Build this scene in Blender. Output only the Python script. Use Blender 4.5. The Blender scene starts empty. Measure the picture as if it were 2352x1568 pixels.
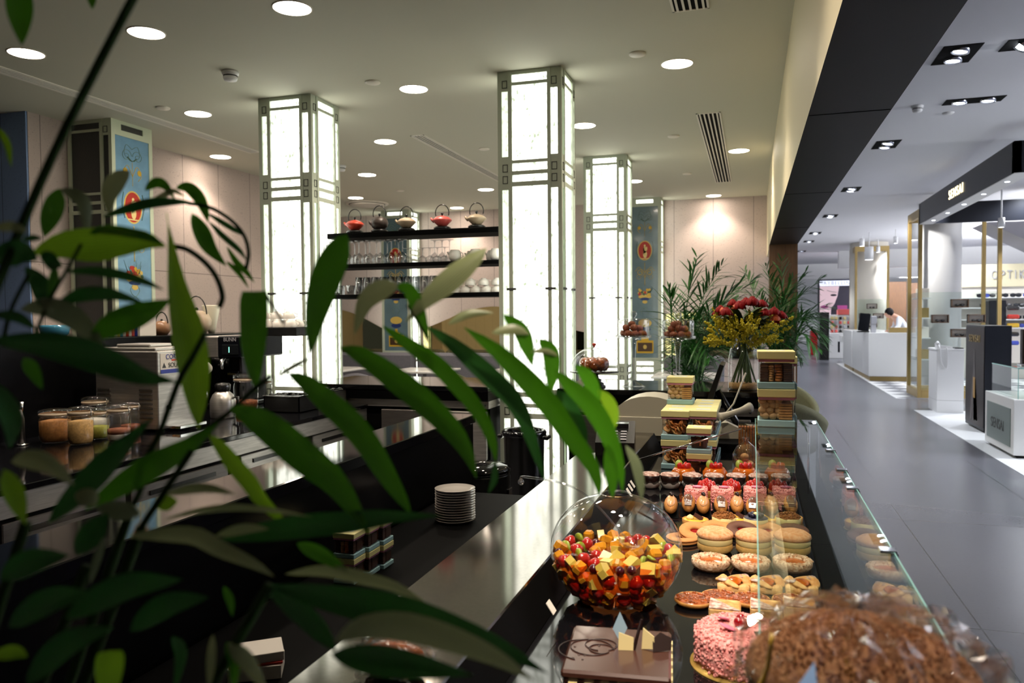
import bpy, math, random
from mathutils import Vector, Matrix
R = random.Random(7)
C = bpy.context.scene.collection
PI = math.pi
# ------------------------------------------------------------------ camera solved from the room's own lines
W_, H_, F_ = 2352., 1568., 1790.
VPX, VPY, ROLL = 1730., 722., 0.008
CAM = Vector((0., 0., 1.45))
Yc = Vector(((VPX-W_/2)/F_, -(VPY-H_/2)/F_, -1.)).normalized()
Zc = Vector((-ROLL, 1., -(-ROLL*Yc[0]+Yc[1])/Yc[2])).normalized()
Xc = Yc.cross(Zc)
def ray(px, py):
    c = Vector(((px-W_/2)/F_, -(py-H_/2)/F_, -1.))
    return Vector((c.dot(Xc), c.dot(Yc), c.dot(Zc)))
def _hit(px, py, i, v):
    r = ray(px, py)
    return CAM + r*((v-CAM[i])/r[i])
def Ax(px, py, v): return _hit(px, py, 0, v)
def Ay(px, py, v): return _hit(px, py, 1, v)
def Az(px, py, v): return _hit(px, py, 2, v)
def Ad(px, py, d): return CAM + ray(px, py)*d
FWD = Vector((-Xc[2], -Yc[2], -Zc[2]))
def dep(p): return (Vector(p)-CAM).dot(FWD)
cam = bpy.data.cameras.new('camera'); co = bpy.data.objects.new('camera', cam); C.objects.link(co)
co.matrix_world = Matrix(((Xc[0],Xc[1],Xc[2],0),(Yc[0],Yc[1],Yc[2],0),(Zc[0],Zc[1],Zc[2],CAM[2]),(0,0,0,1)))
cam.sensor_width = 36; cam.lens = F_/W_*36; cam.clip_start = .02; cam.clip_end = 200
cam.dof.use_dof = True; cam.dof.focus_distance = 2.5; cam.dof.aperture_fstop = 5.6
sc = bpy.context.scene; sc.camera = co
sc.view_settings.view_transform = 'Standard'; sc.view_settings.look = 'None'
sc.view_settings.gamma = 1; sc.view_settings.exposure = .85; sc.view_settings.use_curve_mapping = False
cy = sc.cycles
cy.use_denoising = True; cy.max_bounces = 9; cy.diffuse_bounces = 3; cy.glossy_bounces = 4
cy.transmission_bounces = 6; cy.transparent_max_bounces = 28; cy.caustics_reflective = False; cy.caustics_refractive = False
cy.sample_clamp_indirect = 3.0
wd = bpy.data.worlds.new('world'); sc.world = wd; wd.use_nodes = True
wd.node_tree.nodes['Background'].inputs[0].default_value = (.75,.85,1,1); wd.node_tree.nodes['Background'].inputs[1].default_value = .03
# ------------------------------------------------------------------ materials
def lin(c):
    return tuple((x/12.92 if x <= .04045 else ((x+.055)/1.055)**2.4) for x in c)
def S(r, g, b): return lin((r/255., g/255., b/255.))
def mat(name, col, rough=.5, metal=0., spec=.5, em=None, ems=0., noise=0., nscale=20., bump=0., bscale=60., col2=None, coat=0., trans=0., stretch=None, sss=0., detail=3.):
    m = bpy.data.materials.new(name); m.use_nodes = True; nt = m.node_tree; b = nt.nodes['Principled BSDF']
    b.inputs['Base Color'].default_value = (*col, 1); b.inputs['Roughness'].default_value = rough
    b.inputs['Metallic'].default_value = metal; b.inputs['Specular IOR Level'].default_value = spec
    b.inputs['Coat Weight'].default_value = coat; b.inputs['Coat Roughness'].default_value = .08
    b.inputs['Transmission Weight'].default_value = trans
    if sss: b.inputs['Subsurface Weight'].default_value = sss; b.inputs['Subsurface Radius'].default_value = (.01,.006,.003)
    if em: b.inputs['Emission Color'].default_value = (*em, 1); b.inputs['Emission Strength'].default_value = ems
    def coords():
        t = nt.nodes.new('ShaderNodeTexCoord'); mp = nt.nodes.new('ShaderNodeMapping'); nt.links.new(t.outputs['Object'], mp.inputs[0])
        if stretch: mp.inputs['Scale'].default_value = stretch
        return mp.outputs[0]
    if noise or col2:
        n = nt.nodes.new('ShaderNodeTexNoise'); n.inputs['Scale'].default_value = nscale; n.inputs['Detail'].default_value = detail
        nt.links.new(coords(), n.inputs['Vector'])
        r = nt.nodes.new('ShaderNodeValToRGB'); r.color_ramp.elements[0].position = .35; r.color_ramp.elements[1].position = .65
        c2 = col2 or tuple(x*(1-noise) for x in col)
        r.color_ramp.elements[0].color = (*c2, 1); r.color_ramp.elements[1].color = (*col, 1)
        nt.links.new(n.outputs[0], r.inputs[0]); nt.links.new(r.outputs[0], b.inputs['Base Color'])
    if bump:
        n = nt.nodes.new('ShaderNodeTexNoise'); n.inputs['Scale'].default_value = bscale; n.inputs['Detail'].default_value = 4
        nt.links.new(coords(), n.inputs['Vector']); bp = nt.nodes.new('ShaderNodeBump'); bp.inputs['Strength'].default_value = bump; bp.inputs['Distance'].default_value = .004
        nt.links.new(n.outputs[0], bp.inputs['Height']); nt.links.new(bp.outputs[0], b.inputs['Normal'])
    return m
def emis(name, col, s, pat=0., scale=40., col2=None, stretch=(1,1,1)):
    m = bpy.data.materials.new(name); m.use_nodes = True; nt = m.node_tree; nt.nodes.clear()
    o = nt.nodes.new('ShaderNodeOutputMaterial'); e = nt.nodes.new('ShaderNodeEmission')
    e.inputs[0].default_value = (*col, 1); e.inputs[1].default_value = s; nt.links.new(e.outputs[0], o.inputs[0])
    if pat:
        t = nt.nodes.new('ShaderNodeTexCoord'); mp = nt.nodes.new('ShaderNodeMapping'); mp.inputs['Scale'].default_value = stretch
        n = nt.nodes.new('ShaderNodeTexNoise'); n.inputs['Scale'].default_value = scale; n.inputs['Detail'].default_value = 2
        r = nt.nodes.new('ShaderNodeValToRGB'); r.color_ramp.elements[0].position = .28; r.color_ramp.elements[1].position = .52
        r.color_ramp.elements[0].color = (*(col2 or [c*(1-pat) for c in col]), 1); r.color_ramp.elements[1].color = (*col, 1)
        nt.links.new(t.outputs['Object'], mp.inputs[0]); nt.links.new(mp.outputs[0], n.inputs['Vector'])
        nt.links.new(n.outputs[0], r.inputs[0]); nt.links.new(r.outputs[0], e.inputs[0])
    return m
def thin_glass(name, tint=(1,1,1), ior=1.45, refl=1., rough=0.0):
    m = bpy.data.materials.new(name); m.use_nodes = True; nt = m.node_tree; nt.nodes.clear()
    o = nt.nodes.new('ShaderNodeOutputMaterial'); mx = nt.nodes.new('ShaderNodeMixShader')
    t = nt.nodes.new('ShaderNodeBsdfTransparent'); t.inputs[0].default_value = (*tint, 1)
    g = nt.nodes.new('ShaderNodeBsdfGlossy'); g.inputs['Roughness'].default_value = rough; g.inputs[0].default_value = (refl, refl, refl, 1)
    f = nt.nodes.new('ShaderNodeFresnel'); f.inputs[0].default_value = ior
    geo = nt.nodes.new('ShaderNodeNewGeometry'); mth = nt.nodes.new('ShaderNodeMapRange')
    mth.inputs['To Min'].default_value = ior; mth.inputs['To Max'].default_value = 1/ior
    nt.links.new(geo.outputs['Backfacing'], mth.inputs['Value']); nt.links.new(mth.outputs[0], f.inputs[0])
    # looking at the back side the same fresnel amount is wanted, so feed 1/ior
    nt.links.new(f.outputs[0], mx.inputs[0]); nt.links.new(t.outputs[0], mx.inputs[1]); nt.links.new(g.outputs[0], mx.inputs[2])
    nt.links.new(mx.outputs[0], o.inputs[0])
    return m
def panelled(name, col, rough, pitch, axis, speck, lw=.006, hz=None):
    m = mat(name, col, rough); nt = m.node_tree; b = nt.nodes['Principled BSDF']
    t = nt.nodes.new('ShaderNodeTexCoord'); sx = nt.nodes.new('ShaderNodeSeparateXYZ'); nt.links.new(t.outputs['Object'], sx.inputs[0])
    def line(ax, p):
        d = nt.nodes.new('ShaderNodeMath'); d.operation = 'DIVIDE'; d.inputs[1].default_value = p; nt.links.new(sx.outputs[ax], d.inputs[0])
        fr = nt.nodes.new('ShaderNodeMath'); fr.operation = 'FRACT'; nt.links.new(d.outputs[0], fr.inputs[0])
        l = nt.nodes.new('ShaderNodeMath'); l.operation = 'LESS_THAN'; l.inputs[1].default_value = lw/p; nt.links.new(fr.outputs[0], l.inputs[0])
        return l.outputs[0]
    ln = line(axis, pitch)
    if hz:
        mxm = nt.nodes.new('ShaderNodeMath'); mxm.operation = 'MAXIMUM'; nt.links.new(ln, mxm.inputs[0]); nt.links.new(line(hz[0], hz[1]), mxm.inputs[1]); ln = mxm.outputs[0]
    n = nt.nodes.new('ShaderNodeTexNoise'); n.inputs['Scale'].default_value = 55; n.inputs['Detail'].default_value = 5
    mp = nt.nodes.new('ShaderNodeMapping'); mp.inputs['Scale'].default_value = (1,1,1.6); nt.links.new(t.outputs['Object'], mp.inputs[0]); nt.links.new(mp.outputs[0], n.inputs['Vector'])
    r = nt.nodes.new('ShaderNodeValToRGB'); r.color_ramp.elements[0].position = .3; r.color_ramp.elements[1].position = .4
    r.color_ramp.elements[0].color = (*[c*speck for c in col], 1); r.color_ramp.elements[1].color = (*col, 1); nt.links.new(n.outputs[0], r.inputs[0])
    mx = nt.nodes.new('ShaderNodeMix'); mx.data_type = 'RGBA'; nt.links.new(ln, mx.inputs[0]); nt.links.new(r.outputs[0], mx.inputs[6])
    mx.inputs[7].default_value = (*[c*.3 for c in col], 1); nt.links.new(mx.outputs[2], b.inputs['Base Color'])
    return m
M = dict(
    ceiling=mat('ceiling_paint', S(205,203,185), .8), mall_ceiling=mat('mall_ceiling_paint', S(228,228,232), .8),
    wall=panelled('travertine_panel_far', S(196,180,174), .7, .53, 0, .72), wall_x=panelled('travertine_panel_side', S(190,174,166), .7, .53, 1, .72, hz=(2, 1.9)),
    blue_light_paint=panelled('painted_blue_light', S(122,148,190), .6, .62, 0, .75, hz=(2, 1.9)), cream=mat('cream_paint', S(222,212,178), .55),  # blue light falling on the wall end is put into its panel colour
    beam=mat('dark_bronze_panel', S(27,22,20), .45, .0, .12, noise=.25, nscale=3), wood=mat('brown_wood', S(104,72,44), .45, noise=.35, nscale=9, stretch=(6,6,.5)),
    floor=panelled('grey_floor_tile', S(92,93,100), .27, 1.0, 0, .93, lw=.008, hz=(1, 2.0)), whitefloor=mat('white_floor_strip', S(222,224,226), .35),
    sage=mat('sage_green_metal', S(190,200,182), .45), pale_sage=mat('pale_sage_metal', S(205,214,188), .45),
    pane=emis('lit_textured_glass', (1.0,1.0,.88), 1.9, .5, 44, (.20,.23,.16), (1,1,.6)), pane_soft=emis('softly_lit_glass', (.80,.88,.66), 1.0, .45, 55, None, (1,1,.6)),
    dark_pane=mat('unlit_textured_glass', S(58,60,58), .3, bump=.6, bscale=90), 
    black=mat('black_gloss_granite', (.004,.004,.005), .06, 0, .5), black_matt=mat('black_matt_panel', (.003,.003,.003), .6, 0, .03),
    black_panel=mat('black_satin_panel', (.002,.002,.0022), .25, 0, .1), steel=mat('brushed_steel', S(200,196,190), .36, .8, noise=.25, nscale=6, stretch=(1,1,14)),
    steel_top=mat('polished_worktop', S(138,133,127), .09, 1., .5, noise=.1, nscale=160), chrome=mat('chrome', S(225,225,228), .08, 1.),
    dark_steel=mat('dark_steel', S(120,116,112), .4, .8, noise=.2, nscale=8, stretch=(1,1,10)),
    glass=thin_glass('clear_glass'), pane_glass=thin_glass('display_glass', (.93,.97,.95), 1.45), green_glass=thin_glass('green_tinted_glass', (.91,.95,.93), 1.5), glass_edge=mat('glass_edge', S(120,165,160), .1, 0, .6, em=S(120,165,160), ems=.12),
    crystal=thin_glass('crystal_glass', (.97,.98,.98), 1.62, 1.0), barglass=thin_glass('bright_bar_glass', (.86,.87,.88), 2.3, 1.0), film=thin_glass('cellophane', (.96,.96,.95), 2.7),
    downlight=emis('warm_downlight_diffuser', (1.0,.86,.70), 26.), lamp_trim=mat('white_trim', S(235,228,214), .4), white=mat('white_paint', S(232,232,232), .4), white_gloss=mat('white_lacquer', S(232,232,230), .18),
    offwhite=mat('ivory_plastic', S(205,200,180), .4), porcelain=mat('white_porcelain', S(238,234,226), .15, coat=.3), spot=emis('cool_spot_lamp', (.86,.92,1.0), 30.), led=emis('cool_led', (.8,.88,1.0), 8.),
    vent=mat('vent_white', S(240,234,222), .5), vent_dark=mat('vent_slot_black', (.004,.004,.004), .8, 0, .05), gold=mat('gold_frame', S(158,134,82), .4, .35), gold_mosaic=mat('gold_mosaic', S(200,160,70), .25, .8, noise=.6, nscale=30),
    navy=mat('navy_black_panel', S(13,15,21), .35, 0, .15), letter=emis('lit_gold_letters', (1.,.85,.5), 1.6), dark_letter=mat('dark_letter', S(70,72,70), .5),
    olive=mat('olive_fabric', S(92,92,66), .85, noise=.15, nscale=90), grey_fabric=mat('grey_fabric', S(112,112,120), .85, noise=.12, nscale=60), plastic=mat('black_plastic', (.008,.008,.008), .25, 0, .5),
    bluebowl=mat('turquoise_glaze', S(70,140,170), .15, coat=.4), paper=mat('paper', S(220,214,204), .7), choc=mat('chocolate_glaze', S(70,42,33), .22, coat=.15), choc_dark=mat('dark_chocolate', S(34,16,12), .35),
    mirror=mat('bronze_mirror', S(190,180,130), .03, 1.), red=mat('red_plastic', S(190,20,28), .4),
    skin=mat('skin', S(200,150,125), .5), hair=mat('dark_hair', S(16,13,13), .7, 0, .15), shaded_porcelain=mat('shade_painted_porcelain', S(176,170,162), .25), coat=mat('white_cotton', S(225,228,235), .8),  # the plates' grey has the shade on them painted into the colour
)
# ------------------------------------------------------------------ mesh helpers
class MB:
    def __init__(s): s.v = []; s.f = []; s.m = []; s.s = []; s.uv = None
    def add(s, vs, fs, m=0, sm=False, T=None):
        o = len(s.v); s.v += [tuple(T @ Vector(p)) for p in vs] if T else [tuple(p) for p in vs]
        s.f += [[i+o for i in f] for f in fs]; s.m += [m]*len(fs); s.s += [sm]*len(fs); return s
    def box(s, x0, y0, z0, x1, y1, z1, b=0., m=0, T=None):
        lo = (min(x0,x1), min(y0,y1), min(z0,z1)); hi = (max(x0,x1), max(y0,y1), max(z0,z1))
        b = min(b, *[(hi[i]-lo[i])*.45 for i in range(3)])
        if b <= 0:
            vs = [(x,y,z) for x in (lo[0],hi[0]) for y in (lo[1],hi[1]) for z in (lo[2],hi[2])]
            return s.add(vs, [(0,1,3,2),(4,6,7,5),(0,4,5,1),(2,3,7,6),(0,2,6,4),(1,5,7,3)], m, False, T)
        vs = []; idx = {}
        for sx in (0,1):
            for sy in (0,1):
                for sz in (0,1):
                    sg = (sx,sy,sz); cpt = [(lo,hi)[sg[i]][i] for i in range(3)]
                    for a in range(3):
                        p = list(cpt)
                        for k in range(3):
                            if k != a: p[k] += b if sg[k] == 0 else -b
                        idx[(sg,a)] = len(vs); vs.append(p)
        fs = []
        for a in range(3):
            u, w = [k for k in range(3) if k != a]
            for sd in (0,1):
                q = []
                for (p1,p2) in ((0,0),(1,0),(1,1),(0,1)):
                    g = [0,0,0]; g[a] = sd; g[u] = p1; g[w] = p2; q.append(idx[(tuple(g),a)])
                fs.append(q)
            for p1 in (0,1):
                for p2 in (0,1):
                    g0 = [0,0,0]; g0[u] = p1; g0[w] = p2; g1 = list(g0); g1[a] = 1; g0, g1 = tuple(g0), tuple(g1)
                    fs.append([idx[(g0,u)], idx[(g1,u)], idx[(g1,w)], idx[(g0,w)]])
        for sx in (0,1):
            for sy in (0,1):
                for sz in (0,1): fs.append([idx[((sx,sy,sz),a)] for a in range(3)])
        cen = Vector([(lo[i]+hi[i])/2 for i in range(3)]); out = []
        for f in fs:
            a, b2, c2 = (Vector(vs[i]) for i in f[:3]); n = (b2-a).cross(c2-a); mid = sum((Vector(vs[i]) for i in f), Vector())/len(f)
            out.append(f if n.dot(mid-cen) >= 0 else f[::-1])
        return s.add(vs, out, m, False, T)
    def lathe(s, prof, n=24, c=(0,0,0), m=0, sm=True, sx=1., sy=1., jit=0., T=None, cap=True):
        vs = []; fs = []
        for (r, z) in prof:
            for k in range(n):
                a = 2*PI*k/n; j = 1+(R.uniform(-jit, jit) if jit else 0)
                vs.append((c[0]+r*sx*j*math.cos(a), c[1]+r*sy*j*math.sin(a), c[2]+z))
        for i in range(len(prof)-1):
            for k in range(n):
                k2 = (k+1) % n; fs.append((i*n+k, i*n+k2, (i+1)*n+k2, (i+1)*n+k))
        if cap:
            if prof[0][0] > 1e-5: fs.append(tuple(range(n-1, -1, -1)))
            if prof[-1][0] > 1e-5: fs.append(tuple((len(prof)-1)*n+k for k in range(n)))
        return s.add(vs, fs, m, sm, T)
    def ell(s, c, r, nu=16, nv=10, m=0, jit=0., T=None):
        if isinstance(r, (int, float)): r = (r, r, r)
        vs = []; fs = []
        for i in range(nv+1):
            th = PI*i/nv
            for k in range(nu):
                a = 2*PI*k/nu; j = 1+(R.uniform(-jit, jit) if jit and 0 < i < nv else 0)
                vs.append((c[0]+r[0]*j*math.sin(th)*math.cos(a), c[1]+r[1]*j*math.sin(th)*math.sin(a), c[2]-r[2]*j*math.cos(th)))
        for i in range(nv):
            for k in range(nu):
                k2 = (k+1) % nu; fs.append((i*nu+k, i*nu+k2, (i+1)*nu+k2, (i+1)*nu+k))
        return s.add(vs, fs, m, True, T)
    def tube(s, pts, r, n=8, m=0, sq=1., T=None):
        P = [Vector(p) for p in pts]; L = len(P); rr = r if isinstance(r, (list, tuple)) else [r]*L
        vs = []; fs = []; up = None
        for i in range(L):
            t = (P[min(i+1, L-1)]-P[max(i-1, 0)]).normalized()
            if up is None: up = Vector((0,0,1)) if abs(t.z) < .9 else Vector((1,0,0))
            sd = t.cross(up)
            if sd.length < 1e-6: sd = t.orthogonal()
            sd.normalize(); up = sd.cross(t).normalized()
            for k in range(n):
                a = 2*PI*k/n; vs.append(P[i]+sd*rr[i]*math.cos(a)+up*rr[i]*sq*math.sin(a))
        for i in range(L-1):
            for k in range(n):
                k2 = (k+1) % n; fs.append((i*n+k, i*n+k2, (i+1)*n+k2, (i+1)*n+k))
        fs.append(tuple(range(n-1, -1, -1))); fs.append(tuple((L-1)*n+k for k in range(n)))
        return s.add(vs, fs, m, True, T)
    def prism(s, poly, z0, z1, m=0, T=None, sm=False):
        n = len(poly); ar = sum(poly[i][0]*poly[(i+1) % n][1]-poly[(i+1) % n][0]*poly[i][1] for i in range(n))
        if ar < 0: poly = poly[::-1]
        vs = [(x,y,z0) for x,y in poly]+[(x,y,z1) for x,y in poly]
        s.add(vs, [tuple(range(n-1,-1,-1)), tuple(range(n,2*n))], m, False, T)
        fs = [(i,(i+1) % n,n+(i+1) % n,n+i) for i in range(n)]
        return s.add(vs, fs, m, sm, T)
    def build(s, name, mats, parent=None, loc=None, rot=None):
        me = bpy.data.meshes.new(name); me.from_pydata(s.v, [], s.f)
        mats = mats if isinstance(mats, (list, tuple)) else [mats]
        for m in mats: me.materials.append(M[m] if isinstance(m, str) else m)
        me.polygons.foreach_set('material_index', s.m); me.polygons.foreach_set('use_smooth', s.s)
        if s.uv:
            l = me.uv_layers.new(name='UVMap')
            for lp in me.loops: l.data[lp.index].uv = s.uv[lp.vertex_index]
        me.update(); o = bpy.data.objects.new(name, me); C.objects.link(o)
        if parent: o.parent = parent
        if loc: o.location = loc
        if rot: o.rotation_euler = rot
        return o
def thing(name, label, cat, loc=(0,0,0), rz=0., group=None, rot=None):
    o = bpy.data.objects.new(name, None); C.objects.link(o); o.empty_display_size = .05
    o.location = loc; o.rotation_euler = rot or (0,0,rz); return tag(o, label, cat, group)
def tag(o, label, cat, group=None, kind=None):
    o['label'] = label; o['category'] = cat
    if group: o['group'] = group
    if kind: o['kind'] = kind
    return o
def struct(name, mb, m, label=None):
    o = mb.build(name, m); o['kind'] = 'structure'; o['label'] = label or name.replace('_', ' '); o['category'] = name.split('_')[0]; return o
KIDS = {}
def dup(root, loc=None, rz=None, label=None, group=None, scale=None, rot=None):
    if not KIDS.get('n') == len(bpy.data.objects):
        pass
    r = root.copy(); C.objects.link(r)
    if loc is not None: r.location = loc
    if rz is not None: r.rotation_euler = (0,0,rz)
    if rot is not None: r.rotation_euler = rot
    if scale is not None: r.scale = (scale,)*3 if isinstance(scale, (int, float)) else scale
    if label: r['label'] = label
    if group: r['group'] = group
    for ch in list(root.children):
        c = ch.copy(); C.objects.link(c); c.parent = r
        for g in list(ch.children):
            d = g.copy(); C.objects.link(d); d.parent = c
    return r
ORD = ['first','second','third','fourth','fifth','sixth','seventh','eighth','ninth','tenth','eleventh','twelfth','thirteenth','fourteenth','fifteenth','sixteenth','seventeenth','eighteenth','nineteenth','twentieth']
def nth(i, n=None):
    if i == 0: return 'leftmost'
    if n and i == n-1: return 'rightmost'
    return ORD[i]+' from left'
def lettering(name, body, size, m, parent, origin, right, up, ext=.002, align='CENTER', squeeze=1., spacing=1.):
    cu = bpy.data.curves.new(name, 'FONT'); cu.body = body; cu.size = size; cu.extrude = ext; cu.align_x = align; cu.align_y = 'CENTER'; cu.space_character = spacing
    to = bpy.data.objects.new('tmp', cu); C.objects.link(to); dg = bpy.context.evaluated_depsgraph_get(); dg.update()
    me = bpy.data.meshes.new_from_object(to.evaluated_get(dg)); bpy.data.objects.remove(to)
    r = Vector(right).normalized(); u = Vector(up).normalized(); n = r.cross(u); o = Vector(origin)
    Tm = Matrix(((r.x*squeeze,u.x,n.x,o.x),(r.y*squeeze,u.y,n.y,o.y),(r.z*squeeze,u.z,n.z,o.z),(0,0,0,1)))
    me.transform(Tm); me.materials.clear(); me.materials.append(M[m]); me.name = name
    ob = bpy.data.objects.new(name, me); C.objects.link(ob); ob.parent = parent; return ob
def arc(cx, cy, r, a0, a1, n=12, f=None):
    f = f or (lambda u, v: (u, v))
    return [f(cx+r*math.cos(a0+(a1-a0)*i/n), cy+r*math.sin(a0+(a1-a0)*i/n)) for i in range(n+1)]
def catmull(P, n):
    P = [Vector(p) for p in P]
    if len(P) == 2: return [P[0].lerp(P[1], i/(n-1)) for i in range(n)]
    Q = [P[0]*2-P[1]]+P+[P[-1]*2-P[-2]]; out = []
    for i in range(n):
        t = i/(n-1)*(len(P)-1); k = min(int(t), len(P)-2); t -= k
        a, b, c, d = Q[k], Q[k+1], Q[k+2], Q[k+3]
        out.append(.5*((2*b)+(c-a)*t+(2*a-5*b+4*c-d)*t*t+(3*b-a-3*c+d)*t**3))
    return out
# ------------------------------------------------------------------ the setting
def slab(name, x0, y0, z0, x1, y1, z1, m, label=None):
    return struct(name, MB().box(x0, y0, z0, x1, y1, z1), m, label)
slab('floor', -7.2, -3.2, -.1, 12.2, 46, 0, 'floor', 'grey tiled floor')
slab('ceiling', -7.2, -3.2, 3.05, .21, 11.3, 3.25, 'ceiling', 'warm white cafe ceiling')
slab('ceiling_mall', .52, -3.2, 3.45, 12.2, 46, 3.65, 'mall_ceiling', 'white ceiling over the shop aisle')
slab('wall_far', -7.2, 11.1, 0, .3, 11.3, 3.05, 'wall', 'pinkish panelled far wall of the cafe')
slab('wall_left', -5.52, 4.665, 0, -5.32, 9.2, 3.05, 'wall_x', 'pinkish panelled side wall')
slab('wall_alcove', -7.2, 9.2, 0, -6.9, 11.1, 3.05, 'wall_x')
slab('wall_blue_light_paint', -7.2, 4.65, 0, -5.325, 4.75, 3.05, 'blue_light_paint', 'panelled wall end with blue light painted into its colour')
slab('wall_outer', -7.4, -3.2, 0, -7.2, 4.65, 3.05, 'wall_x')
slab('wall_back', -7.2, -3.4, 0, 12.2, -3.2, 3.5, 'wall')
slab('wall_end', .2, 44, 0, 12.2, 44.2, 3.45, 'white', 'white end wall of the shop')
slab('wall_right', 12, -3.2, 0, 12.2, 44, 3.45, 'white')
slab('wall_mall', .1, 11.3, 0, .3, 44, 3.45, 'white')
def bx(y): return .223-.0056*y
b = MB(); ya, yb = -3.2, 9.24
b.add([(bx(ya),ya,2.23),(bx(yb),yb,2.23),(bx(yb)+.3,yb,2.23),(bx(ya)+.3,ya,2.23),(bx(ya),ya,3.64),(bx(yb),yb,3.64),(bx(yb)+.3,yb,3.64),(bx(ya)+.3,ya,3.64)],
      [(0,1,2,3)], 1).add([], [])
b.f += [[0,4,5,1],[1,5,6,2],[2,6,7,3],[3,7,4,0],[4,7,6,5]]; b.m += [0,1,1,0,0]; b.s += [False]*5
for yy in (1.2, 3.3, 5.4, 7.5): b.box(bx(yy)+.004, yy, 2.2285, bx(yy)+.296, yy+.006, 2.231, 0, 2)
struct('trim_beam', b, ['cream','beam','black_matt'], 'cream bulkhead with dark bronze underside')
slab('trim_pillar', bx(9.24), 9.24, 0, bx(9.24)+.3, 9.6, 2.23, 'wood', 'brown timber post under the bulkhead')
slab('trim_bulkhead', .175, 9.24, 2.23, .2, 11.1, 3.05, 'cream')
# ------------------------------------------------------------------ light columns
ZM = [(.10,.775),(.81,.85),(.875,.92),(.95,2.30),(2.33,2.375),(2.40,2.45),(2.47,2.955),(2.975,3.024)]
ZS = [(.10,.775),(.97,2.28),(2.495,2.92)]
def col_face(fb, pb, o, u, n, W, pane_z_main=ZM, pane_z_side=ZS, painted=None, vent=False):
    """frame bars into fb, panes into pb; o = bottom corner, u along the face, n outward"""
    o = Vector(o); u = Vector(u); n = Vector(n); k = W/.43
    Tm = Matrix(((u.x,n.x,0,o.x),(u.y,n.y,0,o.y),(0,0,1,0),(0,0,0,1)))
    def bar(u0, u1, z0, z1, d=.0, m=0): fb.box(u0*k, -.02, z0, u1*k, d, z1, 0, m, Tm)
    def holes(u0, u1, zs, z0=0, z1=3.05):
        z = z0
        for a, c in zs: bar(u0, u1, z, a); z = c
        bar(u0, u1, z, z1)
    if painted:
        z0, z1 = painted
        e = .02/k; bar(e, .036, 0, 3.05); bar(.394, .43-e, 0, 3.05); bar(.036, .394, z1, 2.975); bar(.036, .394, 3.024, 3.05)
        bar(.036, .10, 2.975, 3.024); bar(.33, .394, 2.975, 3.024); bar(.036, .394, z0-.05, z0)
        bar(.036, .10, 0, z0-.05); bar(.33, .394, 0, z0-.05); bar(.10,.33,0,.1); bar(.10,.33,.64,.68); bar(.10,.33,.74,.77)
        for a, c in ((2.975,3.024),(.1,.64),(.68,.74),(.77,z0-.05)): pb.box(.098*k, -.018, a, .332*k, -.010, c, 0, 0, Tm)
        return Tm, k
    e = .02/k; bar(e, .027, 0, 3.05); bar(.072, .098, 0, 3.05, .004); bar(.336, .359, 0, 3.05, .004); bar(.405, .43-e, 0, 3.05)
    holes(.027, .072, pane_z_side); holes(.359, .405, pane_z_side); holes(.098, .336, pane_z_main)
    for a, c in pane_z_main: pb.box(.096*k, -.018, a-.003, .338*k, -.010, c+.003, 0, 0, Tm)
    for a, c in pane_z_side:
        pb.box(.025*k, -.018, a-.003, .074*k, -.010, c+.003, 0, 1, Tm); pb.box(.357*k, -.018, a-.003, .407*k, -.010, c+.003, 0, 0, Tm)
    for (q0, q1) in ((.032,.067),(.364,.400)):                                   # little raised squares on the cross pieces
        for zz in (2.94, 2.32, 2.395, .80, .885):
            for (a,b2,c,d) in ((q0,q0+.004,zz,zz+.05),(q1-.004,q1,zz,zz+.05),(q0,q1,zz,zz+.004),(q0,q1,zz+.046,zz+.05)): bar(a, b2, c, d, .003, 1)
    for (q0, q1) in ((.055,.118),(.318,.385)): bar(q0, q1, 1.622, 1.637, .008, 1)  # clips
    return Tm, k
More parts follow.
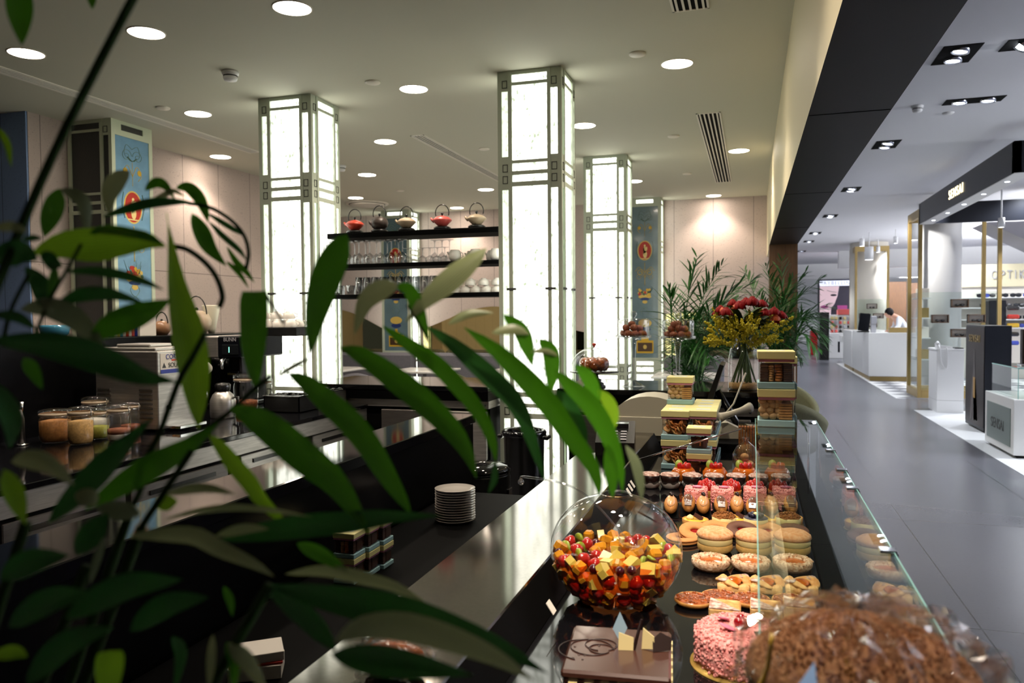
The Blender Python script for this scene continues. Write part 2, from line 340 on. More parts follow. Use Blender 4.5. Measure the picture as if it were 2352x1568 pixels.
def ornament(par, Tm, k, z0, z1, faded=False):
    """painted arabesque panel: blue board, scrolls, oval medallion, fruit basket, pedestal; all slightly raised paint"""
    Z = lambda f: z0+(z1-z0)*f
    bd = MB().box(.036*k, -.018, z0, .394*k, -.008, z1, 0, 0, Tm).build('painted_panel', 'panel_blue_grey' if faded else 'panel_blue', par)
    sc_ = MB(); cx = .215
    def scroll(x, f, r, s, m=0, t=.004, turns=1.35):
        pts = []
        for i in range(26):
            a = i/25*2*PI*turns; rr = r*(1-.75*i/25)
            pts.append(((x+s*(r-rr*math.cos(a)))*k, -.0075, Z(f)+rr*math.sin(a)))
        sc_.tube(pts, t, 5, m, .5, Tm)
    def stroke(ps, m=0, t=.006): t *= .62; sc_.tube(catmull([((cx+x)*k, -.0075, Z(f)) for x, f in ps], 14), t, 5, m, .5, Tm)
    for s in (-1, 1):
        scroll(cx+s*.005, .925, .055, s, 1); stroke([(0,.84),(s*.05,.885),(s*.095,.85),(s*.06,.825)], 0, .007); stroke([(0,.955),(s*.06,.97),(s*.08,.93),(s*.02,.905)], 1)
        stroke([(s*.1,.77),(s*.115,.715),(s*.09,.66)], 2, .008); scroll(cx+s*.01, .565, .05, s, 0, .008); scroll(cx+s*.03, .535, .045, s, 0, .004)
        stroke([(0,.53),(s*.07,.60),(s*.13,.575)], 0, .008); stroke([(s*.02,.28),(s*.05,.30),(s*.02,.325),(s*-.02,.335),(s*-.05,.36),(s*-.01,.385)], 1)
    stroke([(0,.48),(0,.56),(0,.63)], 0, .011); stroke([(0,.80),(0,.85),(0,.90)], 0, .006)
    stroke([(-.05,.92),(0,.905),(.05,.92)], 2, .012)
    sc_.build('painted_scrollwork', ['paint_ochre','paint_green','paint_dgreen'], par)
    def disc(mb, x, f, rx, rz, m, h, n=24):
        pts = [((x+rx*math.cos(2*PI*i/n))*k, Z(f)+rz*math.sin(2*PI*i/n)) for i in range(n)]
        vs = [(p[0], -.0085, p[1]) for p in pts]+[(p[0], h, p[1]) for p in pts]
        mb.add(vs, [tuple(range(n)), tuple(range(2*n-1, n-1, -1))]+[(i, n+i, n+(i+1) % n, (i+1) % n) for i in range(n)], m, False, Tm)
    md = MB(); disc(md, cx, .71, .098, .135, 1, -.0075); disc(md, cx, .71, .086, .122, 0, -.0065)
    for (dx, df, rx, rz) in ((0,.742,.013,.017),(.002,.715,.022,.045),(.004,.685,.027,.05),(-.012,.71,.008,.05),(.026,.722,.008,.03)): disc(md, cx+dx, df, rx, rz, 2, -.0055, 14)
    md.box((cx-.06)*k, -.0085, Z(.655), (cx+.06)*k, -.0055, Z(.66), 0, 2, Tm); md.build('painted_medallion', ['paint_crimson','paint_ochre','paint_cream'], par)
    for s in (-1, 1): disc(md2 := MB(), cx+s*.075, .86, .022, .024, 0, -.006, 10); md2.build('painted_flower', ['paint_yellow'], par)
    bk = MB()
    for i in range(26): disc(bk, cx+R.uniform(-.085,.085), .425+R.uniform(-.012,.028), .016, .018, R.choice([0,1,2,3]), -.006+R.uniform(0,.002), 8)
    for i in range(10):
        x = R.uniform(-.1,.1); bk.tube([((cx+x*.8)*k,-.0075,Z(.43)),((cx+x*1.25)*k,-.007,Z(.43)+R.uniform(.04,.11))], [.006,.001], 5, 2, .5, Tm)
    disc(bk, cx, .405, .088, .028, 1, -.006); disc(bk, cx, .39, .062, .02, 4, -.005); disc(bk, cx, .372, .035, .026, 1, -.006); bk.build('painted_fruit_basket', ['paint_crimson','paint_ochre','paint_dgreen','paint_yellow','paint_navy'], par)
    pd = MB(); bw = lambda x0, f0, x1, f1, m, h: pd.box((cx+x0)*k, -.0085, Z(f0), (cx+x1)*k, h, Z(f1), 0, m, Tm)
    bw(-.115,.03,.115,.115,0,-.0072); bw(-.1,.042,.1,.1,1,-.0064); disc(pd, cx, .072, .025, .03, 2, -.0055); bw(-.05,.115,.05,.135,0,-.007); bw(-.02,.135,.02,.165,0,-.007); disc(pd, cx, .19, .075, .035, 3, -.0068); disc(pd, cx, .23, .09, .055, 2, -.006)
    pd.build('painted_pedestal', ['paint_yellow','paint_brown','paint_ochre','paint_navy'], par)
M.update(panel_blue=mat('painted_sky_blue', S(112,160,192), .35, noise=.15, nscale=8, coat=.5), panel_blue_grey=mat('painted_grey_blue', S(100,125,135), .22, noise=.12, nscale=8, coat=.6),
    paint_ochre=mat('paint_ochre', S(208,180,92), .5), paint_yellow=mat('paint_yellow', S(208,168,40), .5), paint_green=mat('paint_grey_green', S(108,140,126), .5), paint_dgreen=mat('paint_leaf_green', S(62,92,66), .5),
    paint_crimson=mat('paint_crimson', S(176,40,24), .45), paint_cream=mat('paint_cream', S(226,206,140), .5), paint_navy=mat('paint_navy', S(28,52,110), .5), paint_brown=mat('paint_brown', S(70,46,22), .5))
def column(label, x0, y0, W, D, frame='sage', lit=('f','r','l','b'), painted={}, dark=()):
    t = thing('light_column', label, 'column', (x0+W/2, y0+D/2, 0), 0, 'tall glass light columns'); t['kind'] = 'structure'; del t['kind']
    w2, d2 = W/2, D/2
    F = {'f': ((-w2,-d2,0),(1,0,0),(0,-1,0),W), 'r': ((w2,-d2,0),(0,1,0),(1,0,0),D), 'b': ((w2,d2,0),(-1,0,0),(0,1,0),W), 'l': ((-w2,d2,0),(0,-1,0),(-1,0,0),D)}
    fb = MB(); fb.box(-w2+.022, -d2+.022, 0, w2-.022, d2-.022, 3.049, 0, 2)
    for sx in (-1, 1):
        for sy in (-1, 1): fb.box(sx*w2, sy*d2, 0, sx*(w2-.02), sy*(d2-.02), 3.05)
    for key, (o, u, n, L) in F.items():
        pb = MB(); pa = painted.get(key)
        Tm, k = col_face(fb, pb, o, u, n, L, painted=pa)
        if pa: ornament(t, Tm, k, *pa, faded=(frame == 'sage'))
        pm = ['dark_pane','dark_pane'] if key in dark else (['pane','pane_soft'] if key in ('f','b') else ['pane','pane_soft'])
        pb.build('glass_panel', pm, t)
    fb.build('metal_frame', [frame,'dark_letter','white'], t)
    return t
column('tall lit glass column at the left end of the glassware shelves', -3.455, 4.94, .437, .40)
column('nearest lit glass column, right of the glassware shelves', -1.607, 4.91, .43, .40)
column('lit glass column behind the two stemmed cake stands', -1.64, 7.77, .433, .40)
column('unlit column with bright blue painted side at the left wall', -5.40, 5.02, .53, .44, 'pale_sage', painted={'r': (1.0, 2.93)}, dark=('f','l','b','r'))
column('grey blue painted column seen through the glassware shelves', -5.36, 10.68, .46, .40, painted={'f': (.95, 2.93)})
column('grey blue painted column beside the lit column and the palm', -1.63, 10.72, .43, .36, painted={'f': (.87, 2.93)})
# ------------------------------------------------------------------ ceiling fittings
LP = [(-2.276,3.562),(-3.242,3.61),(-4.167,3.657),(-4.141,5.141),(-5.03,6.56),(-2.278,5.074),(-3.204,6.495),(-4.137,7.921),(-5.075,9.385),(-.466,5.107),(-1.364,6.498),(-.137,7.988),(-.511,10.86),(-1.363,9.37),(-3.22,9.339),(-4.16,10.75),(-.47,2.15),(-1.38,3.55)]
LN = ['at the top of the picture left of the nearest column','upper left, beside the long slot vent','far left beyond the slanting plant stem','left of the left column, beside a flat ceiling disc','above the pinkish side wall','between the two front columns, highest','between the two front columns, second from the camera','between the front columns, third from the camera','over the round air diffuser','upper right, beside the cream bulkhead','touching the right side of the nearest column','beside the slotted grille near the bulkhead','at the far wall right of the painted column','right of the rear lit column','left of the nearest column near the far wall','above the shelf near the far wall','over the pastry case','over the bar sink']
for (x, y), ln in zip(LP, LN):
    t = thing('downlight', 'round warm white ceiling downlight '+ln, 'ceiling light', (x, y, 3.05), 0, 'round cafe downlights')
    MB().lathe([(.095,-.001),(.097,-.005),(.102,-.004),(.104,0)], 32, cap=False).build('trim_ring', 'lamp_trim', t)
    MB().lathe([(.0,-.003),(.0955,-.003)], 32, cap=False).build('diffuser', 'downlight', t)
DN = [((-2.474,4.836),'between the two front columns'),((-4.271,4.909),'beside the long slot vent'),((-.68,4.836),'beside the upper right downlight'),((-.683,7.137),'left of the slotted grille'),((-2.452,7.071),'near the slanting slot vent'),((-.718,9.06),'right of the rear lit column'),((-4.258,9.032),'above the shelf near the air diffuser')]
for (x, y), ln in DN:
    tag(MB().lathe([(.0,-.012),(.045,-.012),(.052,-.006),(.052,0)], 24, (x, y, 3.05)).build('ceiling_disc', 'lamp_trim'), 'small flat white ceiling disc '+ln, 'sprinkler cover', 'flat ceiling discs')
def detector(x, y, z, label):
    t = thing('smoke_detector', label, 'smoke detector', (x, y, z))
    MB().lathe([(.05,0),(.055,-.004),(.052,-.02),(.044,-.024)], 28, cap=False).build('base', 'white', t)
    MB().lathe([(.044,-.024),(.042,-.036),(.046,-.04),(.04,-.058),(.0,-.062)], 28, cap=False).build('dome', 'white', t)
    MB().lathe([(.0445,-.028),(.0445,-.034)], 28, cap=False).build('slot_band', 'vent_dark', t)
detector(-3.24, 4.34, 3.05, 'white smoke detector on the cafe ceiling left of the left column')
p = Az(2107, 243, 3.45); detector(p.x, p.y, 3.45, 'white smoke detector on the shop ceiling below the double spots')
p = Az(783, 380, 3.05); detector(p.x, p.y, 3.05, 'small smoke detector half hidden behind the left column')
def linear_vent(name, label, x, y0, y1, w, n):
    t = thing(name, label, 'air vent', (x, (y0+y1)/2, 3.05)); h = (y1-y0)/2
    fr = MB(); fr.box(-w/2, -h, -.006, -w/2+.012, h, 0); fr.box(w/2-.012, -h, -.006, w/2, h, 0); fr.box(-w/2, -h, -.006, w/2, -h+.01, 0); fr.box(-w/2, h-.01, -.006, w/2, h, 0); fr.build('frame', 'vent', t)
    MB().box(-w/2+.01, -h+.01, -.002, w/2-.01, h-.01, 0).build('dark_slot', 'vent_dark', t)
    s = MB()
    for i in range(n):
        q = -w/2+.012+(i+.5)*(w-.024)/n; wd2 = (w-.024)/n*.18; s.box(q-wd2, -h+.01, -.007, q+wd2, h-.01, -.002)
    s.build('louvre', 'vent', t)
a0, a1 = Az(0, 159, 3.05), Az(585, 350, 3.05)
linear_vent('slot_vent', 'long white slot vent running to the left column', a0.x, a0.y-1.2, a1.y, .13, 4)
a0, a1 = Az(958, 310, 3.05), Az(1147, 408, 3.05)
linear_vent('slot_vent', 'white slot vent slanting towards the nearest column', a0.x, a0.y, a1.y+.3, .13, 4)
a0, a1 = Az(1634, 258, 3.05), Az(1657, 418, 3.05)
linear_vent('slotted_grille', 'white slotted grille near the cream bulkhead', (a0.x+a1.x)/2, a0.y, a1.y, .19, 5)
a1 = Az(1587, 22, 3.05)
linear_vent('slotted_grille', 'white slotted grille cut by the top of the picture', a1.x, a1.y-1.2, a1.y, .19, 5)
p = Az(843, 467, 3.05); t = thing('ceiling_vent', 'big round white air diffuser over the glassware shelves', 'air vent', (p.x, p.y, 3.05))
MB().lathe([(.0,-.035),(.2,-.035),(.235,-.03),(.24,-.02)], 40, cap=False).build('plate', 'lamp_trim', t)
MB().lathe([(.20,-.012),(.29,-.016),(.30,-.004),(.30,0)], 40, cap=False).build('ring', 'lamp_trim', t)
mb = MB()
mb.lathe([(.244,-.0175),(.251,-.0165)], 44, cap=False)
for i in range(0): a = 2*PI*i/44; mb.box(-.006,-.004,-.02,.006,.004,-.0155, 0, 0, Matrix.Translation((.245*math.cos(a),.245*math.sin(a),0)) @ Matrix.Rotation(a,4,'Z'))
mb.build('slot_ring', 'vent_dark', t)
# ------------------------------------------------------------------ wavy mirrors, banquette, tables on the far side
def wavy(name, label, x0, x1, zf, y):
    n = 40; top = [(x0+(x1-x0)*i/n, zf(x0+(x1-x0)*i/n)) for i in range(n+1)]; poly = [(x0,.85)]+top+[(x1,.85)]
    m = MB().prism(poly, 0, .02, 0, Matrix(((1,0,0,0),(0,0,-1,y),(0,1,0,0),(0,0,0,1))))
    return tag(m.build(name, 'mirror'), label, 'mirror')
wavy('wall_mirror', 'bronze wall mirror with wavy top, left of the grey blue painted column', -6.4, -5.4, lambda x: 1.36+.22*math.cos((x+6.4)*2.3), 11.098)
wavy('wall_mirror', 'bronze wall mirror with wavy top under the glassware shelves', -4.86, -1.66, lambda x: 1.40+.20*math.sin((x+4.5)*2.0), 11.098)
wavy('wall_mirror', 'bronze wall mirror with wavy top behind the palm', -1.18, .1, lambda x: 1.34+.15*math.cos((x+.9)*2.2), 11.098)
def sofa(label, x0, x1, y):
    t = thing('banquette', label, 'sofa', ((x0+x1)/2, y, 0), 0, 'grey banquettes'); L = (x1-x0)/2
    MB().box(-L,-.62,.12,L,-.05,.46,.04).build('seat', 'grey_fabric', t); MB().box(-L,-.16,.12,L,.0,.93,.04).build('backrest', 'grey_fabric', t); MB().box(-L+.03,-.58,0,L-.03,-.08,.12).build('plinth', 'black_matt', t)
sofa('long grey banquette left of the painted column', -6.6, -4.75, 10.60); sofa('grey banquette under the wavy mirror right of the painted column', -4.7, -2.3, 10.60); sofa('grey banquette at the foot of the rear painted column', -1.1, -.35, 10.3)
def table(label, x, y, w=.75, d=.75):
    t = thing('cafe_table', label, 'table', (x, y, 0), 0, 'cafe tables')
    MB().box(-w/2,-d/2,.72,w/2,d/2,.75,.006).build('tabletop', 'white_gloss', t); MB().lathe([(.025,.02),(.025,.72)], 16).build('leg', 'chrome', t); MB().lathe([(.0,0),(.24,0),(.24,.012),(.03,.025)], 28).build('base', 'chrome', t)
for i, (x, y) in enumerate(((-5.6,9.6),(-4.2,9.6),(-2.9,9.6),(-3.6,7.6),(-2.5,7.4),(-.75,9.4))):
    table('white square cafe table '+['by the far left banquette','in front of the painted column','under the wavy mirror','behind the glassware shelves','behind the nearest column','at the small rear banquette'][i], x, y)
def tub_chair(label, loc, rz, m='olive'):
    t = thing('tub_chair', label, 'chair', loc, rz, 'upholstered tub chairs')
    sh = MB(); n = 26; inner = []; vs = []; prof = [(.30,.42),(.335,.55),(.36,.68),(.37,.74)]
    def ring(off, lst):
        out = []
        for i in range(n+1):
            a = -PI*.16-(PI*1.32-PI*.0)*0+(PI*1.32)*i/n; lift = .5-.5*math.cos(2*PI*i/n)
            row = []
            for (r, z) in lst:
                zz = .40+(z-.40)*(.40+.75*lift); row.append(((r+off)*math.cos(a), (r+off)*math.sin(a), zz))
            out.append(row)
        return out
    A_, B_ = ring(0, prof), ring(-.045, prof); m_ = len(prof)
    for row in A_+B_: vs += row
    fs = []
    for i in range(n):
        for j in range(m_-1):
            fs.append((i*m_+j,(i+1)*m_+j,(i+1)*m_+j+1,i*m_+j+1)); o = (n+1)*m_; fs.append((o+i*m_+j,o+i*m_+j+1,o+(i+1)*m_+j+1,o+(i+1)*m_+j))
        fs.append((i*m_+m_-1,(i+1)*m_+m_-1,(n+1)*m_+(i+1)*m_+m_-1,(n+1)*m_+i*m_+m_-1)); fs.append((i*m_,(n+1)*m_+i*m_,(n+1)*m_+(i+1)*m_,(i+1)*m_))
    for i in (0, n):
        for j in range(m_-1): fs.append((i*m_+j,i*m_+j+1,(n+1)*m_+i*m_+j+1,(n+1)*m_+i*m_+j))
    sh.add(vs, fs, 0, True).build('shell', m, t)
    MB().lathe([(.0,.36),(.27,.36),(.31,.40),(.3,.45),(.0,.47)], 30).build('seat', m, t)
    for a in (45,135,225,315): c_, s_ = math.cos(a*PI/180), math.sin(a*PI/180); MB().tube([(c_*.2,s_*.2,.38),(c_*.3,s_*.3,0)], [.016,.01], 8).build('leg', 'wood', t)
    return t
tub_chair('olive tub chair just right of the cookie boxes, its back turned to us', (.20, 6.6, 0), PI); bpy.context.view_layer.update()
tub_chair('olive tub chair further off, behind the nearer olive chair', (.22, 7.75, 0), 0)
tub_chair('olive tub chair under the wavy mirror', (-3.3, 8.85, 0), PI*.9); tub_chair('second olive tub chair under the wavy mirror', (-2.35, 8.75, 0), PI*1.2)
tub_chair('grey tub chair behind the left back bar', (-4.5, 8.6, 0), PI, 'grey_fabric'); tub_chair('grey tub chair behind the cake stands', (-.62, 8.6, 0), PI, 'grey_fabric')
# ------------------------------------------------------------------ bar shelves between the two front columns
def shelf(z0, z1, label):
    return tag(MB().box(-3.016, 5.13, z0, -1.609, 5.42, z1, .003).build('bar_shelf', 'black_matt'), label, 'shelf', 'black shelves for glassware')
shelf(2.034, 2.072, 'top black bar shelf carrying the five cast teapots'); shelf(1.815, 1.843, 'middle black bar shelf with upturned wine glasses'); shelf(1.591, 1.621, 'lowest black bar shelf with tumblers and stacked cups')
def teapot(label, x, y, z, m, flat=True, s=1.):
    t = thing('teapot', label, 'teapot', (x, y, z), 0, 'cast teapots on the top shelf'); t.scale = (s, s, s)
    MB().lathe([(.0,0),(.052,0),(.056,.012),(.045,.02),(.0,.02)], 24).build('trivet', 'plastic', t)
    pr = [(.0,.022),(.025,.022),(.034,.03),(.062,.058),(.060,.066),(.042,.08),(.016,.088),(.0,.09)] if flat else [(.0,.022),(.035,.022),(.05,.035),(.058,.06),(.05,.085),(.03,.098),(.012,.104),(.0,.105)]
    bd = MB().lathe(pr, 32); bd.tube([(-.055,0,.055),(-.07,0,.066),(-.078,0,.078)], [.011,.008,.006], 8); bd.build('body', m, t)
    zt = pr[-1][1]; MB().lathe([(.0,zt-.004),(.006,zt-.002),(.005,zt+.006),(.009,zt+.012),(.006,zt+.02),(.0,zt+.021)], 14).build('lid_knob', 'plastic', t)
    MB().tube([(.046*math.cos(a), 0, zt+.018+.052*math.sin(a)) for a in [PI*(-.12+1.24*i/18) for i in range(19)]], .0032, 8).build('hoop_handle', 'plastic', t); return t
M.update(tea_red=mat('enamel_vermilion', S(196,66,44), .35), tea_brown=mat('enamel_brown', S(58,46,40), .4), tea_beige=mat('enamel_beige', S(178,158,132), .35), tea_coral=mat('enamel_coral', S(214,92,86), .35))
for px, m, fl, lb in ((815,'tea_red',True,'flat vermilion cast teapot, leftmost on the top shelf'),(872,'tea_brown',False,'round dark brown cast teapot on the top shelf'),(934,'tea_beige',True,'flat beige cast teapot before the blue painted column'),(1016,'tea_coral',True,'flat coral cast teapot on the top shelf'),(1095,'tea_beige',True,'flat beige cast teapot, rightmost on the top shelf')):
    p = Ay(px, 530, 5.2); teapot(lb, p.x, 5.2, 2.072, m, fl, 1.12)
# glassware (upturned)
def wine(h=.172, r=.036):
    t = thing('wine_glass', 'x', 'glass')
    MB().lathe([(r*.9,0),(r*1.0,h*.12),(r*1.02,h*.22),(r*.8,h*.36),(r*.3,h*.44),(.005,h*.48)], 24, cap=False).build('bowl', 'barglass', t)
    MB().lathe([(.005,h*.47),(.0042,h*.6),(.0045,h*.9),(.008,h*.96),(r*.95,h*.99),(r*.95,h),(.0,h)], 24, cap=False).build('stem_and_foot', 'barglass', t); return t
def place_row(src, pts, lab, grp, first=[]):
    for i, (x, y, z) in enumerate(pts):
        if id(src) not in first: first.append(id(src)); o = src; o.location = (x, y, z); o['label'] = lab(i, len(pts)); o['group'] = grp
        else: dup(src, (x, y, z), label=lab(i, len(pts)), group=grp)
def xs(px0, px1, n, y): a, b = Ay(px0, 600, y).x, Ay(px1, 600, y).x; return [a+(b-a)*i/max(1,n-1) for i in range(n)]
wg = wine()
place_row(wg, [(x, 5.18, 1.843) for x in xs(752, 925, 8, 5.18)], lambda i, n: 'upturned tall wine glass on the middle shelf, front row, '+nth(i, n), 'upturned wine glasses')
place_row(wg, [(x, 5.27, 1.843) for x in xs(742, 916, 8, 5.27)], lambda i, n: 'upturned tall wine glass on the middle shelf, rear row, '+nth(i, n), 'upturned wine glasses')
place_row(wg, [(x, 5.33, 1.843) for x in (Ay(1000,600,5.34).x, Ay(1017,600,5.34).x, Ay(1034,600,5.34).x)], lambda i, n: 'upturned tall wine glass among the small glasses, '+nth(i, n)+' of three', 'upturned wine glasses')
lg = wine(.105, .034)
place_row(lg, [(x, 5.19, 1.843) for x in xs(937, 1022, 6, 5.19)], lambda i, n: 'short upturned stem glass beside the wine glasses, '+nth(i, n), 'short upturned stem glasses')
def cup_jug():
    t = thing('white_jug', 'x', 'jug'); MB().lathe([(.0,0),(.03,0),(.043,.02),(.046,.042),(.038,.07),(.03,.082),(.027,.082),(.034,.068),(.04,.04),(.0,.008)], 24).build('body', 'porcelain', t)
    MB().tube([(.04,0,.02),(.06,0,.03),(.06,0,.055),(.038,0,.066)], .004, 8).build('handle', 'porcelain', t); MB().tube([(-.04,0,.05),(-.058,0,.068)], [.009,.005], 8).build('spout', 'porcelain', t); return t
jg = cup_jug()
place_row(jg, [(x, y, 1.843) for x, y in zip(xs(1047, 1141, 5, 5.2), (5.185,5.33,5.185,5.33,5.185))], lambda i, n: 'round white porcelain jug on the middle shelf, '+nth(i, n), 'white porcelain jugs')
def tumbler(h, r, name='tumbler'):
    return tag(MB().lathe([(.0,.0),(r*.86,0),(r,h),(r*.94,h),(r*.82,.008),(.0,.008)], 20).build(name, 'barglass'), 'x', 'glass')
tb = tumbler(.125, .026, 'highball_glass')
place_row(tb, [(x, 5.165, 1.621) for x in xs(824, 995, 10, 5.165)], lambda i, n: 'tall clear highball glass on the lowest shelf, front row, '+nth(i, n), 'highball glasses')
place_row(tb, [(x, 5.24, 1.621) for x in xs(830, 1000, 10, 5.24)], lambda i, n: 'tall clear highball glass on the lowest shelf, second row, '+nth(i, n), 'highball glasses')
ts = tumbler(.068, .035, 'short_tumbler')
place_row(ts, [(x, 5.18, 1.621) for x in xs(757, 806, 3, 5.18)], lambda i, n: 'short clear tumbler at the left of the lowest shelf, '+nth(i, n), 'short tumblers')
def cup(up=False):
    t = thing('tea_cup', 'x', 'cup'); pr = [(.038,0),(.0395,.008),(.037,.024),(.030,.038),(.018,.045),(.017,.05),(.0,.05)]
    MB().lathe(pr, 24, cap=False).build('body', 'porcelain', t)
    MB().tube([(.036,0,.012),(.052,0,.014),(.054,0,.032),(.032,0,.04)], .0035, 8).build('handle', 'porcelain', t); return t
cp = cup()
for k in (0, 1):
    place_row(cp, [(x, 5.2, 1.621+.0505*k) for x in xs(1046+4*k, 1141, 5 if not k else 4, 5.2)], lambda i, n: 'upturned white cup on the lowest shelf, '+('upper' if k else 'lower')+' layer, '+nth(i, n), 'upturned white cups')
# ------------------------------------------------------------------ back bars on both sides of the nearest column
def back_bar(label, x0, x1, y0, door_x):
    t = thing('back_bar', label, 'bar counter', ((x0+x1)/2, y0+.3, 0), 0, 'black back bars'); L = (x1-x0)/2
    MB().box(-L,-.3,.965,L,.42,1.0,.004).build('countertop', 'black', t)
    MB().box(-L,-.295,.905,L,.0,.965).build('fascia', 'black_panel', t)
    MB().box(-L+.06,-.27,.855,L-.005,-.02,.905).build('steel_rail', 'steel', t)
    MB().box(-L+.06,-.24,.08,L-.005,.40,.855).build('carcass', 'black_matt', t)
    for k in range(len(door_x)-1):
        a, b2 = door_x[k]-(x0+x1)/2, door_x[k+1]-(x0+x1)/2
        d = MB().box(a+.012,-.275,.12,b2-.012,-.24,.835,.004).build('fridge_door', 'dark_steel' if k % 2 == 0 else 'steel', t)
        h = MB(); h.tube([(b2-.03,-.278,.76),(b2-.03,-.29,.76),(b2-.03,-.29,.82),(b2-.03,-.278,.82)], .006, 6)
        for zz in (.70,.73,.88): h.ell((b2-.015,-.28,zz), .008, 8, 6)
        h.build('hinge', 'plastic', d)
    MB().box(-L+.03,-.2,0,L-.03,.36,.08).build('plinth', 'black_matt', t); return t
xa, xb = -2.96, -1.62
back_bar('black topped steel back bar left of the nearest column', xa, xb, 4.70, [-2.40,-2.02,-1.63])
back_bar('black topped steel back bar right of the nearest column carrying cakes and flowers', -1.165, .03, 4.70, [-1.06,-.72,-.62,-.3,.0])
# espresso-station counter (left), its steel drawers, and the ledge behind
t = thing('coffee_counter', 'stainless coffee counter with black top along the left', 'counter', (-2.8, 2.9, 0))
MB().box(-.615,-2.3,.845,.335,1.79,.87,.003).build('countertop', 'black', t); MB().box(-.61,-2.3,.76,.325,1.79,.845,.003).build('steel_edge', 'steel', t)
MB().box(-.61,-2.28,0,.25,1.78,.76).build('carcass', 'black_matt', t)
for i, (a, b2, z0, z1) in enumerate(((-2.27,-1.5,.12,.74),(-1.47,-.9,.12,.74),(-.86,-.30,.42,.74),(-.27,.36,.40,.74),(.46,1.04,.45,.75),(1.14,1.76,.12,.75),(.46,1.04,.12,.33))):
    d = MB().box(.25,a,z0,.31,b2,z1,.004).build('drawer_front' if z0 > .2 else 'door_panel', 'dark_steel' if i < 4 else 'steel', t)
    MB().box(.31,a+.1,z1-.05,.316,b2-.1,z1-.03).build('pull_lip', 'plastic', d)
tag(MB().box(-3.80,.6,0,-3.42,4.92,1.35,.003).build('service_ledge', 'black_panel'), 'tall black service ledge behind the coffee counter', 'shelf unit')
# raised bar screen in the middle with glossy ledge, and the low shelf in front of it
t = thing('bar_screen', 'black bar screen with mirror gloss ledge running towards the back bar', 'bar counter', (-1.38, 2.0, 0))
MB().box(-.115,-1.7,.945,.115,1.49,.985,.003).build('ledge', 'black', t); MB().box(-.09,-1.69,0,.105,1.48,.945).build('panel', 'black_panel', t)
t = thing('low_shelf', 'low black work shelf in the shade under the bar screen', 'shelf', (-1.1, 1.9, 0))
MB().box(-.165,-1.5,.655,.165,1.3,.68,.003).build('shelf_board', 'black_matt', t); MB().box(-.16,-1.48,0,.1,1.28,.655).build('cupboard', 'black_panel', t)
# plates on the low shelf
p = Az(1046, 1196, .68); pm = MB().lathe([(.0,0),(.045,0),(.05,.004),(.076,.011),(.0765,.0125),(.05,.0065),(.0,.0045)], 36)
pl = None
for i in range(13):
    lab = 'white dessert plate, '+('topmost' if i == 12 else 'lowest' if i == 0 else ORD[i]+' from bottom')+' of the plate stack on the low shelf'
    loc = (p.x+R.uniform(-.001,.001), p.y, .68+i*.0095)
    if pl is None: pl = tag(pm.build('dessert_plate', 'shaded_porcelain', None, loc), lab, 'plate', 'stacked dessert plates')
    else: o = pl.copy(); C.objects.link(o); o.location = loc; o['label'] = lab
# bins
def bin_(label, px, py, y, h, r):
    x = Ay(px, py, y).x; t = thing('waste_bin', label, 'bin', (x, y, 0))
    MB().lathe([(.0,0),(r*.82,0),(r*.86,.02),(r*.97,h-.04),(r,h-.03)], 32, cap=False).build('body', 'plastic', t)
    MB().lathe([(r*1.0,h-.035),(r*1.07,h-.03),(r*1.07,h-.012),(r*.98,h),(r*.86,h-.006),(r*.84,h-.05)], 32, jit=.012, cap=False).build('liner_bag_rim', 'black', t)
    for s in (-1, 1): MB().box(s*r*1.02,-.035,h-.055,s*(r*1.02+.03),.035,h-.03,.006).build('handle', 'plastic', t)
    return t
bin_('open black waste bin in front of the nearest column', 1204, 1040, 4.42, .78, .125)
x = Ay(1112, 1100, 3.75).x; t = thing('pedal_bin', 'glossy black pedal bin half hidden by the bar screen', 'bin', (x, 3.75, 0))
MB().lathe([(.0,0),(.125,0),(.13,.02),(.135,.64),(.13,.655)], 32).build('body', 'plastic', t); MB().lathe([(.138,.655),(.137,.672),(.12,.69),(.07,.705),(.0,.71)], 32).build('lid', 'black', t); MB().box(.122,-.03,.5,.142,.03,.58,.004).build('handle', 'chrome', t)
